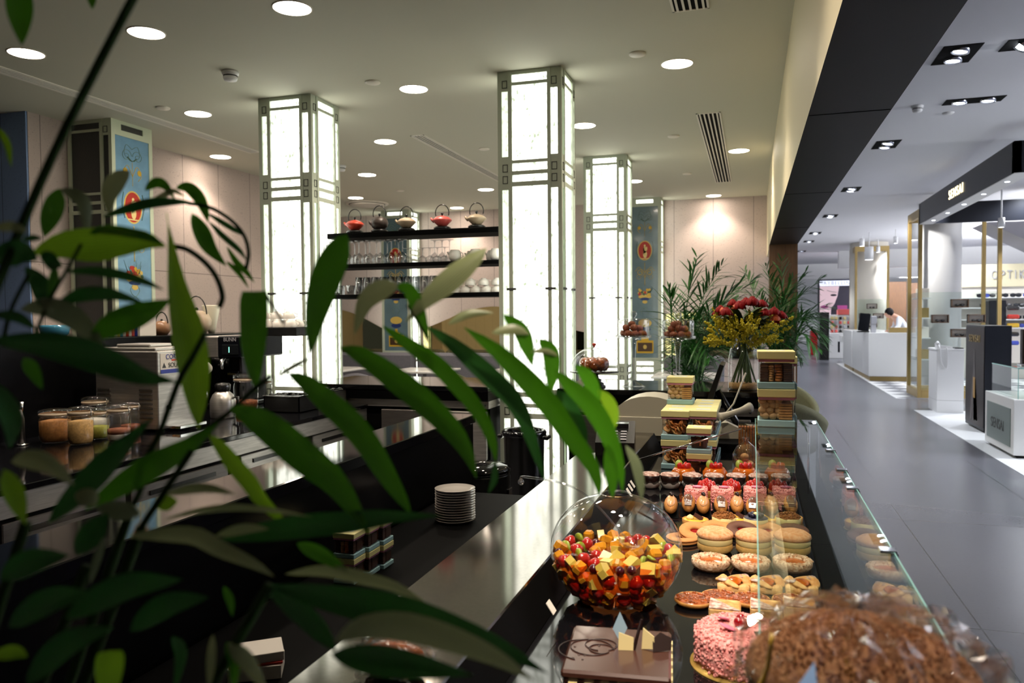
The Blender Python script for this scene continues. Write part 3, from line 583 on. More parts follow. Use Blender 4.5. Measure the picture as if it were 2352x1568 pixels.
# cookie boxes: parts lid, pink lid liner, clear sleeve, base, cookies
M.update(box_lid=mat('pale_yellow_card', S(222,216,150), .6), box_base=mat('pale_blue_card', S(150,190,196), .6), box_pink=mat('pink_card', S(200,130,158), .6), box_label=mat('pale_label', S(205,218,214), .5), sleeve=thin_glass('clear_sleeve', (.97,.97,.97), 1.45),
    cookie=mat('golden_cookie', S(206,158,96), .7, noise=.25, nscale=60), cookie_dark=mat('dark_cookie', S(70,38,22), .6, noise=.3, nscale=70), cookie_orange=mat('almond_biscuit', S(196,120,52), .55, noise=.3, nscale=50), cookie_pale=mat('pale_macaroon', S(214,178,128), .75, noise=.15, nscale=60))
def cookie_box(kind, w=.11, h=.118):
    t = thing('cookie_box', 'x', 'box'); a = w/2
    MB().box(-a,-a,0,a,a,.021,.002).build('base_tray', 'box_base', t)
    s = MB().box(-a+.005,-a+.005,.0212,a-.005,a-.005,h-.034).build('clear_sleeve', 'sleeve', t)
    l = MB().box(-a-.001,-a-.001,h-.026,a+.001,a+.001,h-.0005,.002).build('lid', 'box_lid', t)
    MB().box(-a+.002,-a+.002,h-.034,a-.002,a-.002,h-.0265).build('lid_liner', 'box_pink', l)
    MB().box(-a*.5,-a*.35,h-.001,a*.5,a*.35,h).build('paper_label', 'box_label', l)
    c = MB(); zt = h-.036; q = a-.008
    def stack(x0, x1, y0, y1, m, th, rnd=True):
        z = .0225
        while z+th < zt:
            if rnd: c.lathe([(.0,0),((x1-x0)/2*.97,.0),((x1-x0)/2,th*.4),((x1-x0)/2*.9,th*.9),(.0,th*.95)], 14, ((x0+x1)/2+R.uniform(-.001,.001), (y0+y1)/2, z), m)
            else: c.box(x0, y0, z, x1, y1, z+th*.9, .001, m)
            z += th
    if kind == 'mix':
        for (x0, x1, m, th) in ((-q,-q*.5,3,.009),(-q*.48,-q*.12,1,.0075),(-q*.08,q*.42,2,.009),(q*.46,q,3,.007)): stack(x0, x1, -q, -q+(x1-x0), m, th, m != 3)
        c.box(-q,-q*.3,.0225,q,q,zt-.006,.004,3)
    elif kind == 'balls':
        for j in range(4):
            for i in range(3): c.ell((-q+.014+.021*i+R.uniform(-.004,.004)-(.004 if j % 2 else 0), -q+.013, .034+.0155*j+R.uniform(-.002,.002)), (.0135,.012,.012), 12, 8, 4)
        z = .0225
        while z+.0085 < zt: c.box(.008, -q, z, q, -q+.045, z+.0065, .001, 1); z += .0085
        c.box(-q,-q*.2,.0225,q,q,zt-.008,.004,1)
    elif kind == 'flakes':
        for i in range(46): c.lathe([(.0,0),(.014,0),(.0145,.003),(.013,.005),(.0,.005)], 12, (0,0,0), R.choice([2,2,1]), T=Matrix.Translation((R.uniform(-q+.015,q-.015), R.choice([-q+.006, R.uniform(-q+.01, q-.01)]), R.uniform(.03, zt-.012))) @ Matrix.Rotation(R.uniform(0,PI),4,'Z') @ Matrix.Rotation(R.uniform(.6,1.6),4,'X'))
        c.box(-q+.01,-q+.016,.0225,q-.01,q-.01,zt-.012,.004,2)
    elif kind == 'dark':
        for i in range(30): c.box(-.014,-.003,-.008,.014,.003,.008,.001,R.choice([3,3,3,2]), Matrix.Translation((R.uniform(-q+.016,q-.016), R.uniform(-q+.016,q-.016), R.uniform(.036, zt-.016))) @ Matrix.Rotation(R.uniform(0,PI),4,'Z') @ Matrix.Rotation(R.uniform(-.6,.6),4,'X'))
        c.box(-q+.012,-q+.016,.0225,q-.012,q-.012,zt-.02,.004,3)
    o = c.build('cookies', ['cookie_pale','cookie','cookie_orange','cookie_dark','cookie_pale'], t); o['kind'] = 'stuff'; o['label'] = {'mix':'stacked mixed biscuits','balls':'round pale biscuits beside a pile of flat ones','flakes':'orange almond thins','dark':'dark chocolate biscuits'}[kind]
    return t
BOX = {}
def put_box(kind, loc, label, group, rz=0., s=1.):
    if kind not in BOX: o = BOX[kind] = cookie_box(kind); o.location = loc; o.rotation_euler = (0,0,rz); o['label'] = label; o['group'] = group; o.scale = (s,s,s); return o
    return dup(BOX[kind], loc, rz, label, group, s)
# ------------------------------------------------------------------ display case
TZ, GZ = .83, 1.09
t = thing('display_case', 'long pastry display case with steel worktop strip and glass front', 'display case', (0, 1.9, 0))
YA, YB = -1.5, 2.25        # local extents
def P(x, y, z): return (x, y-1.9, z)
w_ = MB(); w_.box(-.66,YA,.875,-.436,1.12,.91,.003); w_.box(-.60,1.12,.875,-.436,1.70,.91,.003); w_.build('worktop_strip', 'steel_top', t)
b = MB(); b.add([(-.437,YA,.908),(-.437,1.72,.908),(-.40,1.72,TZ+.001),(-.40,YA,TZ+.001),(-.45,YA,.86),(-.45,1.72,.86)], [(0,1,2,3)], 0); b.box(-.45,YA,.80,-.40,1.72,TZ); b.box(-.45,YA,TZ,-.437,1.72,.9)
b.build('sloped_rail', 'black_matt', t)
MB().box(-.40,YA,TZ-.02,.15,1.72,TZ,.001).build('display_tray', 'black', t)
MB().box(-.65,YA,.0,.19,1.72,TZ-.02).build('cabinet_body', 'black_panel', t)
MB().box(.15,YA,TZ-.02,.197,1.72,TZ+.012,.002).build('tray_frame', 'black_matt', t)
MB().box(.197,YA,TZ-.03,.203,.82,GZ-.006).build('front_glass', 'pane_glass', t)
g = MB().box(.008,-1.25,GZ-.006,.203,.92,GZ).build('glass_shelf', 'pane_glass', t)
e = MB(); e.box(.2025,-1.25,GZ-.0065,.2045,.92,GZ+.0005); e.box(.0065,-1.25,GZ-.0065,.0085,.92,GZ+.0005); e.build('polished_edge', 'glass_edge', g)
for px, py in ((1900,1035),(1925,1080),(1945,1122),(2022,1265)):
    q = Az(px, py, GZ); c = MB(); c.box(.183,q.y-1.9-.012,GZ,.207,q.y-1.9+.012,GZ+.004,.001); c.box(.1975,q.y-1.9-.012,GZ-.026,.209,q.y-1.9+.012,GZ,.001); c.build('glass_clip', 'chrome', g)
for yy in (.9,): MB().tube([(.18,yy,GZ-.006),(.18,yy,TZ)], .004, 8).build('shelf_post', 'chrome', g)
t2 = MB(); t2.tube([P(*Az(1462,1056,.925)), P(*(Az(1700,985,1.06)))], .003, 6); t2.build('stay_rod', 'chrome', t)
# price tags along the sloped rail
for i, (px, py) in enumerate(((1261,1405),(1441,1136),(1445,1126),(1450,1118))):
    q = Az(px, py, .862); o = tag(MB().box(-.013,-.012,0,.013,.012,.0015,0,0,Matrix.Rotation(.98,4,'Y')).build('price_tag', 'paper', None, (q.x+.004, q.y, .872)), 'small price tag on the sloped black rail, '+['beside the fruit bowl','nearest of three by the muffins','middle of three by the muffins','farthest of three by the muffins'][i], 'price tag', 'price tags on the black rail')
# ------------------------------------------------------------------ pastries
M.update(sponge=mat('golden_sponge', S(236,192,112), .7, noise=.2, nscale=60, bump=.3, bscale=120), sugar_top=mat('sugared_crust', S(236,184,140), .8, noise=.3, nscale=140, bump=.3, bscale=160, col2=S(218,150,94)), cream=M['cream'], custard=mat('vanilla_cream', S(244,226,160), .5, sss=.1), shell=mat('tart_shell', S(196,138,66), .65, noise=.25, nscale=80),
    lemon=mat('lemon_curd', S(230,186,60), .2, coat=.4), apricot=mat('apricot_glaze', S(216,108,20), .12, coat=.6, noise=.4, nscale=40), caramel=mat('caramel_nuts', S(176,92,38), .18, coat=.6, noise=.55, nscale=55, bump=1., bscale=70), straw=mat('strawberry', S(206,36,22), .18, coat=.5, noise=.25, nscale=140, bump=.4, bscale=220),
    pinkcrumb=mat('pink_crumb', S(244,178,172), .85, noise=.3, nscale=120, bump=.7, bscale=110, col2=S(222,136,134)), powder=mat('powdered_sugar', S(226,206,196), .9, noise=.35, nscale=90, col2=S(150,104,86)), nutcrumb=mat('sugared_nut_crumb', S(240,212,182), .85, noise=.4, nscale=110, bump=.7, bscale=120, col2=S(196,146,104)),
    puff=mat('puff_pastry', S(234,190,124), .6, noise=.35, nscale=50, bump=.6, bscale=90, col2=S(206,140,70)), linzer=mat('shortbread', S(206,142,78), .7, noise=.15, nscale=90), cocoa_bis=mat('cocoa_shortbread', S(96,58,42), .7), choux=mat('choux_pastry', S(196,134,66), .6, noise=.3, nscale=60, bump=.3, bscale=90), glaze=mat('coffee_fondant', S(208,156,110), .15, coat=.6),
    darkglaze=mat('mocha_fondant', S(104,70,56), .12, coat=.7), crumble=mat('cinnamon_crumble', S(150,92,36), .9, noise=.4, nscale=150, bump=1., bscale=140), blueberry=mat('blueberry', S(30,30,54), .35), goldboard=mat('gold_card', S(214,180,96), .3, .6), petal=mat('rose_petal', S(206,120,146), .5), currant=mat('red_currant', S(140,16,24), .1, coat=.6), lime=mat('lime_slice', S(150,170,60), .4),
    whitechoc=mat('white_chocolate', S(232,216,158), .35), bluechoc=mat('pale_blue_chocolate', S(160,190,212), .35), fruit_y=mat('melon', S(204,136,28), .25, coat=.3), fruit_p=mat('pineapple', S(208,180,78), .3, coat=.3), fruit_r=mat('red_fruit', S(170,34,28), .2, coat=.4), fruit_g=mat('kiwi', S(142,156,44), .25, coat=.3), fruit_d=mat('black_grape', S(70,18,28), .2, coat=.4), syrup=thin_glass('red_amber_syrup', (.93,.50,.28), 1.33))
def jitter(o, amt, keep_low=True):
    for v in o.data.vertices:
        if not keep_low or v.co.z > .002: v.co += Vector((R.uniform(-amt,amt), R.uniform(-amt,amt), R.uniform(-amt,amt)))
def lumpy(mb, c, r, n, s, m, flat=1.):                        # small crumbs scattered over a dome (belongs to the crust's own mesh)
    for i in range(n):
        a, th = R.uniform(0,2*PI), math.acos(R.uniform(.0,1)); mb.ell((c[0]+r[0]*math.sin(th)*math.cos(a), c[1]+r[1]*math.sin(th)*math.sin(a), c[2]+r[2]*math.cos(th)), s*R.uniform(.6,1.3), 5, 4, m)
def muffin():
    t = thing('chocolate_muffin', 'x', 'pastry'); MB().lathe([(.0,.004),(.029,.004),(.034,.026),(.0375,.047),(.034,.049)], 26, cap=False).build('cake_wall', 'choc_dark', t)
    MB().lathe([(.0375,.047),(.033,.053),(.018,.056),(.0,.0565)], 26, jit=.03, cap=False).build('powdered_top', 'powder', t)
    w = MB(); n = 28; vs = []; fs = []
    for i in range(n):
        a = 2*PI*i/n; rr = .0385+.0018*(i % 2)
        vs += [(.033*math.cos(a), .033*math.sin(a), .0), (rr*math.cos(a), rr*math.sin(a), .016+.006*(i % 4 in (1,2)))]
    for i in range(n): j = (i+1) % n; fs.append((2*i,2*j,2*j+1,2*i+1))
    fs.append(tuple(2*i for i in range(n))[::-1]); w.add(vs, fs, 0, True); w.build('paper_wrapper', 'porcelain', t); return t
def savarin():
    t = thing('glazed_savarin', 'x', 'pastry'); MB().lathe([(.0,0),(.03,0),(.042,.012),(.041,.026),(.03,.037),(.018,.034),(.012,.026),(.0,.024)], 28, jit=.01).build('bun', 'apricot', t)
    s = MB()
    for i in range(5): a = i*2*PI/5; s.ell((0,0,0), (.010,.008,.016), 10, 7, 0, T=Matrix.Translation((.011*math.cos(a),.011*math.sin(a),.037)) @ Matrix.Rotation(a,4,'Z') @ Matrix.Rotation(.9,4,'Y'))
    s.build('strawberry_slices', 'straw', t); MB().lathe([(.0,0),(.013,0),(.013,.003),(.0,.003)], 16, T=Matrix.Translation((-.016,.006,.042)) @ Matrix.Rotation(1.1,4,'X')).build('lime_slice', 'lime', t); return t
def berry_tart():
    t = thing('strawberry_tart', 'x', 'pastry'); MB().lathe([(.0,0),(.026,0),(.032,.016),(.029,.017),(.027,.011),(.0,.011)], 26).build('tart_shell', 'shell', t); MB().lathe([(.0,.0),(.034,0),(.034,.0012),(.0,.0012)], 26, (0,0,-.0012)).build('gold_board', 'goldboard', t)
    for i in range(7):
        a = i*2*PI/6; q = .015 if i < 6 else 0; b = MB(); b.lathe([(.0,0),(.009,.002),(.0125,.010),(.0105,.018),(.006,.0245),(.002,.027),(.0,.0272)], 14, T=Matrix.Translation((q*math.cos(a), q*math.sin(a), .010+(0 if i < 6 else .006))) @ Matrix.Rotation(a,4,'Z') @ Matrix.Rotation(.22 if i < 6 else 0,4,'Y')); b.build('strawberry', 'straw', t)
    return t
def pink_cube():
    t = thing('pink_crumb_cake', 'x', 'pastry'); b = MB(); n = 9
    for k in range(900):
        f = R.choice(['t','f','l','r','b']); u, v = R.uniform(-1,1), R.uniform(-1,1); a = .025
        p = {'t':(u*a,v*a,.054),'f':(u*a,-a-.001,.028+v*.025),'b':(u*a,a+.001,.028+v*.025),'l':(-a-.001,u*a,.028+v*.025),'r':(a+.001,u*a,.028+v*.025)}[f]
        b.ell(p, R.uniform(.0009,.0022), 5, 4, 0)
    b.box(-.026,-.026,.001,.026,.026,.054,.006); o = b.build('crumb_body', 'pinkcrumb', t)
    pt = MB(); pt.ell((.004,-.002,.058), (.014,.008,.003), 10, 5); pt.build('rose_petal', 'petal', t); return t
def eclair(dark):
    t = thing('eclair', 'x', 'pastry'); m = MB(); m.ell((0,0,.017), (.016,.032,.0165), 18, 12, 0, .02); m.build('choux_body', 'choux', t)
    g = MB(); g.ell((0,0,.0265), (.0115,.026,.0085), 16, 8, 0); g.build('fondant_stripe', 'darkglaze' if dark else 'glaze', t)
    if dark: MB().box(-.008,-.018,.034,.008,-.002,.036,0,0,Matrix.Rotation(.3,4,'X')).build('chocolate_plaque', 'choc', t)
    else:
        d = MB(); d.ell((0,.016,.036), .005, 10, 7); d.ell((.002,.011,.0365), .0035, 8, 6); d.build('coffee_bean', 'choc_dark', t)
    MB().box(-.018,-.033,0,.018,.033,.0012).build('black_card', 'black_matt', t); return t
def lemon_tart():
    t = thing('lemon_tart', 'x', 'pastry'); MB().lathe([(.0,0),(.039,0),(.04,.003),(.041,.0225),(.038,.0235),(.037,.02),(.0,.02)], 36).build('tart_shell', 'shell', t)
    MB().lathe([(.0,.023),(.03,.0225),(.037,.021)], 36, cap=False).build('lemon_filling', 'lemon', t); MB().lathe([(.0,0),(.011,0),(.012,.005),(.007,.011),(.0,.015)], 18, (-.016,-.004,.0225)).build('cream_dot', 'custard', t)
    MB().box(-.015,-.008,-.001,.015,.008,.001,0,0,Matrix.Translation((.01,-.006,.031)) @ Matrix.Rotation(.5,4,'Y') @ Matrix.Rotation(.6,4,'X')).build('chocolate_tile', 'choc', t)
    MB().lathe([(.0,0),(.044,0),(.044,.0012),(.0,.0012)], 36, (0,0,-.0012)).build('gold_board', 'goldboard', t); return t
def cheesecake(blue):
    t = thing('cheesecake', 'x', 'pastry'); MB().lathe([(.0,0),(.0365,0),(.0365,.04),(.035,.0415),(.0,.0415)], 36).build('cream_cylinder', 'custard', t)
    if blue:
        MB().lathe([(.036,.041),(.034,.0435),(.0,.044)], 36, cap=False).build('glaze', 'blueberry', t)
        for i in range(6): a = i*1.05; MB().ell((.017*math.cos(a),.017*math.sin(a),.05), .0075, 12, 8).build('blueberry', 'blueberry', t)
        MB().ell((0,0,.053),(.008,.008,.006),10,6).build('cream_dot','custard',t)
    else:
        c = MB(); c.lathe([(.036,.041),(.03,.047),(.0,.054)], 30, jit=.06, cap=False); lumpy(c, (0,0,.041), (.033,.033,.013), 120, .003, 0); c.build('crumble_topping', 'crumble', t)
    return t
def biscuit(m):
    t = thing('linzer_biscuit', 'x', 'biscuit'); pr = [(.014,0),(.0425,0),(.0445,.003),(.0425,.0055),(.014,.0055)]
    MB().lathe([(.0,0),(.0425,0),(.0445,.003),(.0425,.0055),(.0,.0055)], 36).build('lower_round', m, t); MB().lathe([(.0,.0058),(.038,.0058),(.038,.0072),(.0,.0072)], 30).build('jam', 'currant', t)
    MB().lathe([(r, z+.0074) for r, z in pr]+[(.014,.0074)], 36, cap=False).build('ring_round', m, t); return t
def cream_bun():
    t = thing('cream_bun', 'x', 'pastry'); MB().lathe([(.0,0),(.038,0),(.0425,.006),(.043,.016),(.041,.02),(.0,.02)], 36, jit=.008).build('bun_base', 'sponge', t)
    MB().lathe([(.0,.019),(.0405,.019),(.0425,.024),(.0428,.031),(.040,.036),(.0,.036)], 36, jit=.01).build('cream_layer', 'custard', t)
    MB().lathe([(.0,.0355),(.042,.0355),(.0455,.039),(.043,.046),(.033,.053),(.018,.0575),(.0,.059)], 40, jit=.008).build('bun_top', 'sugar_top', t); return t
def nut_tart():
    t = thing('apricot_nut_tart', 'x', 'pastry'); b = MB(); b.lathe([(.0,0),(.038,0),(.0435,.010),(.044,.018),(.040,.024),(.032,.0225),(.028,.017),(.0,.016)], 36, jit=.015)
    for i in range(120): a = R.uniform(0,2*PI); r = R.uniform(.030,.0435); b.ell((r*math.cos(a), r*math.sin(a), .0235-abs(r-.037)*.5), R.uniform(.0018,.0035), 5, 4)
    b.build('nut_crust', 'nutcrumb', t); MB().lathe([(.0,.0185),(.02,.0182),(.0295,.0172)], 30, jit=.02, cap=False).build('apricot_filling', 'apricot', t); return t
def puff_square():
    t = thing('puff_pastry_square', 'x', 'pastry'); a = .033; b = MB(); n = 12
    vs = []; fs = []
    H = lambda u, v: .012+.018*max(0, 1-abs(u)-.15)*.6+.016*max(0,1-((abs(u)-.75)**2+(abs(v)-.75)**2)*7)+R.uniform(-.0018,.0018)
    for j in range(n+1):
        for i in range(n+1): u, v = -1+2*i/n, -1+2*j/n; vs.append((a*u*(1-.05*v*v), a*v*(1-.05*u*u), H(u, v)))
    for j in range(n):
        for i in range(n): q = j*(n+1)+i; fs.append((q,q+1,q+n+2,q+n+1))
    o = len(vs)
    for j in range(n+1):
        for i in range(n+1): vs.append((a*(-1+2*i/n)*.96, a*(-1+2*j/n)*.96, 0))
    edge = [(i,i+1) for i in range(n)]+[(n+(n+1)*j, n+(n+1)*(j+1)) for j in range(n)]+[((n+1)*n+i+1,(n+1)*n+i) for i in range(n)]+[((n+1)*(j+1),(n+1)*j) for j in range(n)]
    for p, q in edge: fs.append((q,p,p+o,q+o))
    b.add(vs, fs, 0, True); b.build('folded_pastry', 'puff', t); MB().ell((0,0,.0235), (.0165,.022,.0085), 16, 8, 0, .05).build('fruit_filling', 'apricot', t)
    for sg in (-1, 1):
        s = MB(); s.tube(catmull([(sg*a*.95,sg*a*-.35,.016),(sg*a*.62,sg*a*.62*.6,.029),(sg*a*-.35,sg*a*.95,.016)], 12), [.004,.008,.010,.011,.0115,.012,.012,.0115,.011,.010,.008,.004], 10, 0, .7); s.build('folded_corner', 'puff', t)
        d = MB(); d.ell((sg*a*.62,sg*a*.45,.0335), (.011,.013,.0035), 10, 6, 0, .12); d.build('sugar_dusting', 'powder', t)
    return t
def caramel_tart():
    t = thing('caramel_nut_tart', 'x', 'pastry'); MB().lathe([(.0,0),(.042,0),(.050,.008),(.049,.0145),(.044,.013),(.0,.012)], 38, jit=.012).build('tart_shell', 'shell', t)
    c = MB(); c.lathe([(.0,.0155),(.03,.0152),(.046,.0135)], 34, jit=.02, cap=False)
    for i in range(60): a = R.uniform(0,2*PI); r = .044*math.sqrt(R.uniform(0,1)); c.ell((r*math.cos(a), r*math.sin(a), .0155), (R.uniform(.003,.006),R.uniform(.003,.005),R.uniform(.002,.0035)), 6, 4)
    c.build('caramel_topping', 'caramel', t); return t
def sugar_square():
    t = thing('sugar_dusted_slice', 'x', 'pastry'); a = .031; b = MB().box(-a,-a,0,a,a,.030,.003)
    b.build('layered_pastry', 'puff', t); MB().prism([(-a+.001,-a+.001),(a-.001,-a+.001),(-a+.001,a-.001)], .0302, .0318).build('sugar_triangle', 'powder', t); return t
def tall(o, k):
    for c in o.children: c.scale = (1.06, 1.06, k)
    return o
def row(maker, pts, half, what, grp, scale=None, rz=0., z=TZ, pair=None, wpx=None, base_w=None, rx=0.):
    """pts: where the front edge of each piece touches the tray; all pieces of a row are copies of one"""
    src = None; n = len(pts); out = []
    for i, (px, py) in enumerate(pts):
        q = Az(px, py, z); s = scale or 1.
        if wpx: s = wpx*dep((q.x, q.y+half, z))/F_/base_w
        loc = (q.x, q.y+half*s, z+.0024); lab = what+', '+nth(i, n)+' of its row'
        if src is None: src = maker(); o = src; o.location = loc; o.scale = (s,s,s); o.rotation_euler = (rx,0,rz); o['label'] = lab; o['group'] = grp
        else: o = dup(src, loc, rz+R.uniform(-.25,.25)*(0 if half in (.026,.031,.033) else 1), lab, grp, s)
        if rx: o.rotation_euler = (rx,0,R.uniform(-.12,.12)); o.location.z += .033*s*math.sin(rx)
        out.append(o)
    return out
row(lambda: tall(savarin(), 1.4), [(1568,1113),(1641,1113),(1710,1113),(1786,1113)], .042, 'orange glazed savarin with strawberry slices', 'savarins behind the muffins', wpx=54, base_w=.084)
row(muffin, [(1491,1123),(1537,1124),(1588,1125),(1639,1126),(1690,1126),(1742,1127),(1794,1127)], .034, 'dark chocolate muffin with sugared top in white paper', 'chocolate muffins', wpx=46, base_w=.077)
row(lambda: tall(berry_tart(), 1.45), [(1622,1146),(1679,1147),(1734,1147),(1788,1147)], .032, 'small tart heaped with strawberries', 'strawberry tarts', wpx=44, base_w=.064)
row(pink_cube, [(1597,1177),(1658,1178),(1734,1178),(1801,1178)], .026, 'pink crumb coated cube cake', 'pink cube cakes', wpx=51, base_w=.055)
for k, (dk, ps) in enumerate(((False, [(1538,1192),(1613,1192),(1692,1192),(1772,1192)]), (True, [(1579,1189),(1654,1193),(1729,1196),(1817,1192)]))):
    row(lambda: eclair(dk), ps, .033, 'eclair with '+('dark mocha glaze' if dk else 'coffee coloured glaze and bean'), 'mocha eclairs' if dk else 'coffee eclairs', wpx=33, base_w=.034, rx=.32)
row(lemon_tart, [(1595,1217),(1692,1214),(1761,1214),(1814,1212)], .041, 'yellow lemon tart with chocolate tile', 'lemon tarts', wpx=60, base_w=.083)
row(lambda: cheesecake(False), [(1662,1225),(1812,1226)], .0365, 'round cheesecake with brown crumble top', 'crumble cheesecakes', wpx=54, base_w=.073)
row(lambda: cheesecake(True), [(1736,1228)], .0365, 'round cheesecake topped with blueberries', 'blueberry cheesecakes', wpx=54, base_w=.073)
o = None
for i, (px, py, m, tl) in enumerate(((1564,1254,'linzer',0.),(1594,1248,'linzer',.3),(1644,1240,'linzer',.25),(1704,1243,'cocoa_bis',.25),(1764,1244,'linzer',.22),(1822,1245,'cocoa_bis',.2))):
    b_ = biscuit(m); q = Az(px, py, TZ); b_.location = (q.x, q.y+.045, TZ+.0012+(.0105 if tl else 0)); b_.rotation_euler = (tl, 0, R.uniform(0,.2)); b_['group'] = 'ring biscuits'
    b_['label'] = ('brown cocoa' if m == 'cocoa_bis' else 'golden')+' ring biscuit with jam centre, '+['lying flat beside the fruit bowl','leaning behind the leftmost cream bun','behind the gap of the left two buns','leaning behind the middle cream bun','behind the middle right of the buns','rightmost behind the cream buns'][i]
    if tl: b_.location.z = TZ+.001+.046*math.sin(tl)
row(cream_bun, [(1640,1277),(1731,1282),(1822,1282)], .043, 'cream filled bun with sugared top', 'cream buns', wpx=84, base_w=.091)
row(nut_tart, [(1630,1319),(1724,1322),(1823,1322)], .044, 'apricot tart with sugared nut rim', 'apricot nut tarts', wpx=87, base_w=.088)
row(lambda: tall(puff_square(), .72), [(1684,1364),(1760,1366),(1842,1368)], .033, 'folded puff pastry square with fruit filling', 'puff pastry squares', wpx=68, base_w=.066)
row(caramel_tart, [(1590,1404),(1653,1398),(1724,1404),(1820,1408)], .05, 'flat tart with glossy caramel nuts', 'caramel nut tarts', wpx=88, base_w=.1)
row(sugar_square, [(1664,1437),(1760,1437),(1838,1432)], .031, 'square slice half dusted with sugar', 'sugar dusted slices', wpx=70, base_w=.062)
# big pink cake
q = Az(1700, 1570, TZ); t = thing('pink_cake', 'round pink crumb cake with currants and petals at the front of the tray', 'cake', (q.x, q.y+.075, TZ+.002)); b = MB()
b.lathe([(.0,0),(.072,0),(.078,.008),(.080,.03),(.077,.055),(.066,.066),(.0,.069)], 44, jit=.01)
for i in range(1500):
    a = R.uniform(0,2*PI)
    if R.random() < .55: b.ell((.0795*math.cos(a), .0795*math.sin(a), R.uniform(.003,.058)), R.uniform(.0016,.0034), 5, 4)
    else: r = .076*math.sqrt(R.random()); b.ell((r*math.cos(a), r*math.sin(a), .0675-(.0 if r < .062 else (r-.062)*.6)), R.uniform(.0016,.0032), 5, 4)
b.build('crumb_body', 'pinkcrumb', t)
for i, (x, y, z) in enumerate(((-.004,-.01,.078),(.008,-.004,.079),(.0,.008,.078),(.004,-.016,.079),(.055,.012,.077))): MB().ell((x,y,z), .0085, 14, 10).build('red_currant', 'currant', t)
for i, (x, y, rz, s) in enumerate(((-.022,-.028,.4,1.),(-.03,.01,1.4,.9),(.03,.03,.2,.8))):
    p2 = MB(); p2.ell((0,0,0), (.017*s,.012*s,.0025), 12, 6, 0, .05, Matrix.Translation((x,y,.0745)) @ Matrix.Rotation(rz,4,'Z') @ Matrix.Rotation(.4,4,'Y')); p2.build('rose_petal', 'petal', t)
MB().lathe([(.0,0),(.088,0),(.088,.0016),(.0,.0016)], 40, (0,0,-.0018)).build('gold_board', 'goldboard', t)
MB().box(.012,-.07,.07,.05,-.035,.072,0,0,Matrix.Rotation(.3,4,'Z')).build('chocolate_stick', 'choc', t)
# chocolate cake
c0, c1, c2 = Az(1330, 1436, .905), Az(1553, 1452, .905), Az(1275, 1538, .905); cx, cyy = (c1.x+c2.x)/2, (c1.y+c2.y)/2; wx = (c1-c0).length; wy = (c2-c0).length
t = thing('chocolate_cake', 'square chocolate glazed cake with white chocolate shards', 'cake', (cx, cyy, TZ+.001), math.atan2(c1.y-c0.y, c1.x-c0.x)); ax, ay = wx/2, wy/2; zt = .905-TZ
MB().box(-ax+.004,-ay+.004,.002,ax-.004,ay-.004,zt-.012,.002).build('sponge_body', 'choc_dark', t); MB().box(-ax,-ay,zt-.014,ax,ay,zt,.004).build('chocolate_glaze', 'choc', t)
for i in range(6):
    MB().box(-ax+.012+i*(2*ax-.02)/6,-ay-.002,.004,-ax+.012+(i+.55)*(2*ax-.02)/6,-ay+.003,zt-.018).build('white_chocolate_panel', 'whitechoc', t)
    MB().box(ax-.003,-ay+.012+i*(2*ay-.02)/6,.004,ax+.002,-ay+.012+(i+.55)*(2*ay-.02)/6,zt-.008).build('white_chocolate_panel', 'whitechoc', t)
sw = MB()
for (x, y, r, a0, a1) in ((-.045,.0,.034,.3,5.8),(-.03,.012,.026,-1.,4.6),(-.052,-.012,.045,1.6,4.4),(-.028,-.004,.02,0,5.)): sw.tube([(x+r*math.cos(a0+(a1-a0)*i/24), y+r*math.sin(a0+(a1-a0)*i/24)*.9, zt+.0008) for i in range(25)], .0009, 6)
for i in range(10): sw.ell((R.uniform(-.075,.0), R.uniform(-.05,.03), zt), (.0025,.0025,.0012), 6, 4)
sw.build('chocolate_swirl', 'choc_dark', t)
def shard(poly, x, y, rz, tilt, m):
    MB().prism(poly, -.0012, .0012, 0, Matrix.Translation((x,y,zt)) @ Matrix.Rotation(rz,4,'Z') @ Matrix.Rotation(PI/2-tilt,4,'X')).build('chocolate_shard', m, t)
shard([(-.013,0),(.011,0),(.012,.02),(-.012,.028)], .012, .0, .1, .15, 'whitechoc'); shard([(-.01,0),(.012,.003),(.010,.022),(-.008,.034)], .046, .008, -.2, .1, 'whitechoc'); shard([(-.012,.022),(0,0),(.012,.024),(.0,.05)], .0, .03, .1, .05, 'bluechoc'); shard([(-.016,0),(.014,.002),(.018,.02),(.0,.03),(-.014,.02)], .07, .004, .3, .5, 'choc_dark'); shard([(-.004,0),(.003,0),(.002,.05),(-.002,.05)], .024, .004, -1., .3, 'choc_dark')
# fruit bowl and ladle
q = Az(1405, 1398, TZ); bc = Vector((q.x, q.y+.055, TZ+.001)); d_ = dep((bc.x, bc.y, TZ+.1)); br = 150*d_/F_; bh = br*1.62
t = thing('fruit_bowl', 'round glass bowl of fruit salad beside the pastries', 'bowl', bc)
def bowl_r(z): u = (z/bh)*2.05-1.0; return br*math.sqrt(max(.0,1-u*u*.86 if u > 0 else 1-u*u*.80))
pr = [(.0,0)]+[(bowl_r(bh*i/22), bh*i/22) for i in range(23)]
MB().lathe(pr, 56, cap=False).build('glass_body', 'crystal', t); MB().lathe([(pr[-1][0],bh-.002),(pr[-1][0]+.003,bh),(pr[-1][0],bh+.003),(pr[-1][0]-.003,bh)], 56, cap=False).build('rim', 'crystal', t)
s_ = MB(); sp = [(.0,.006)]+[((bowl_r(bh*i/22)-.004), bh*i/22) for i in range(1,11)]; s_.lathe(sp+[(.0,sp[-1][1])], 48, cap=False); s_.build('fruit_syrup', 'syrup', t)['kind'] = 'stuff'
FR = {}
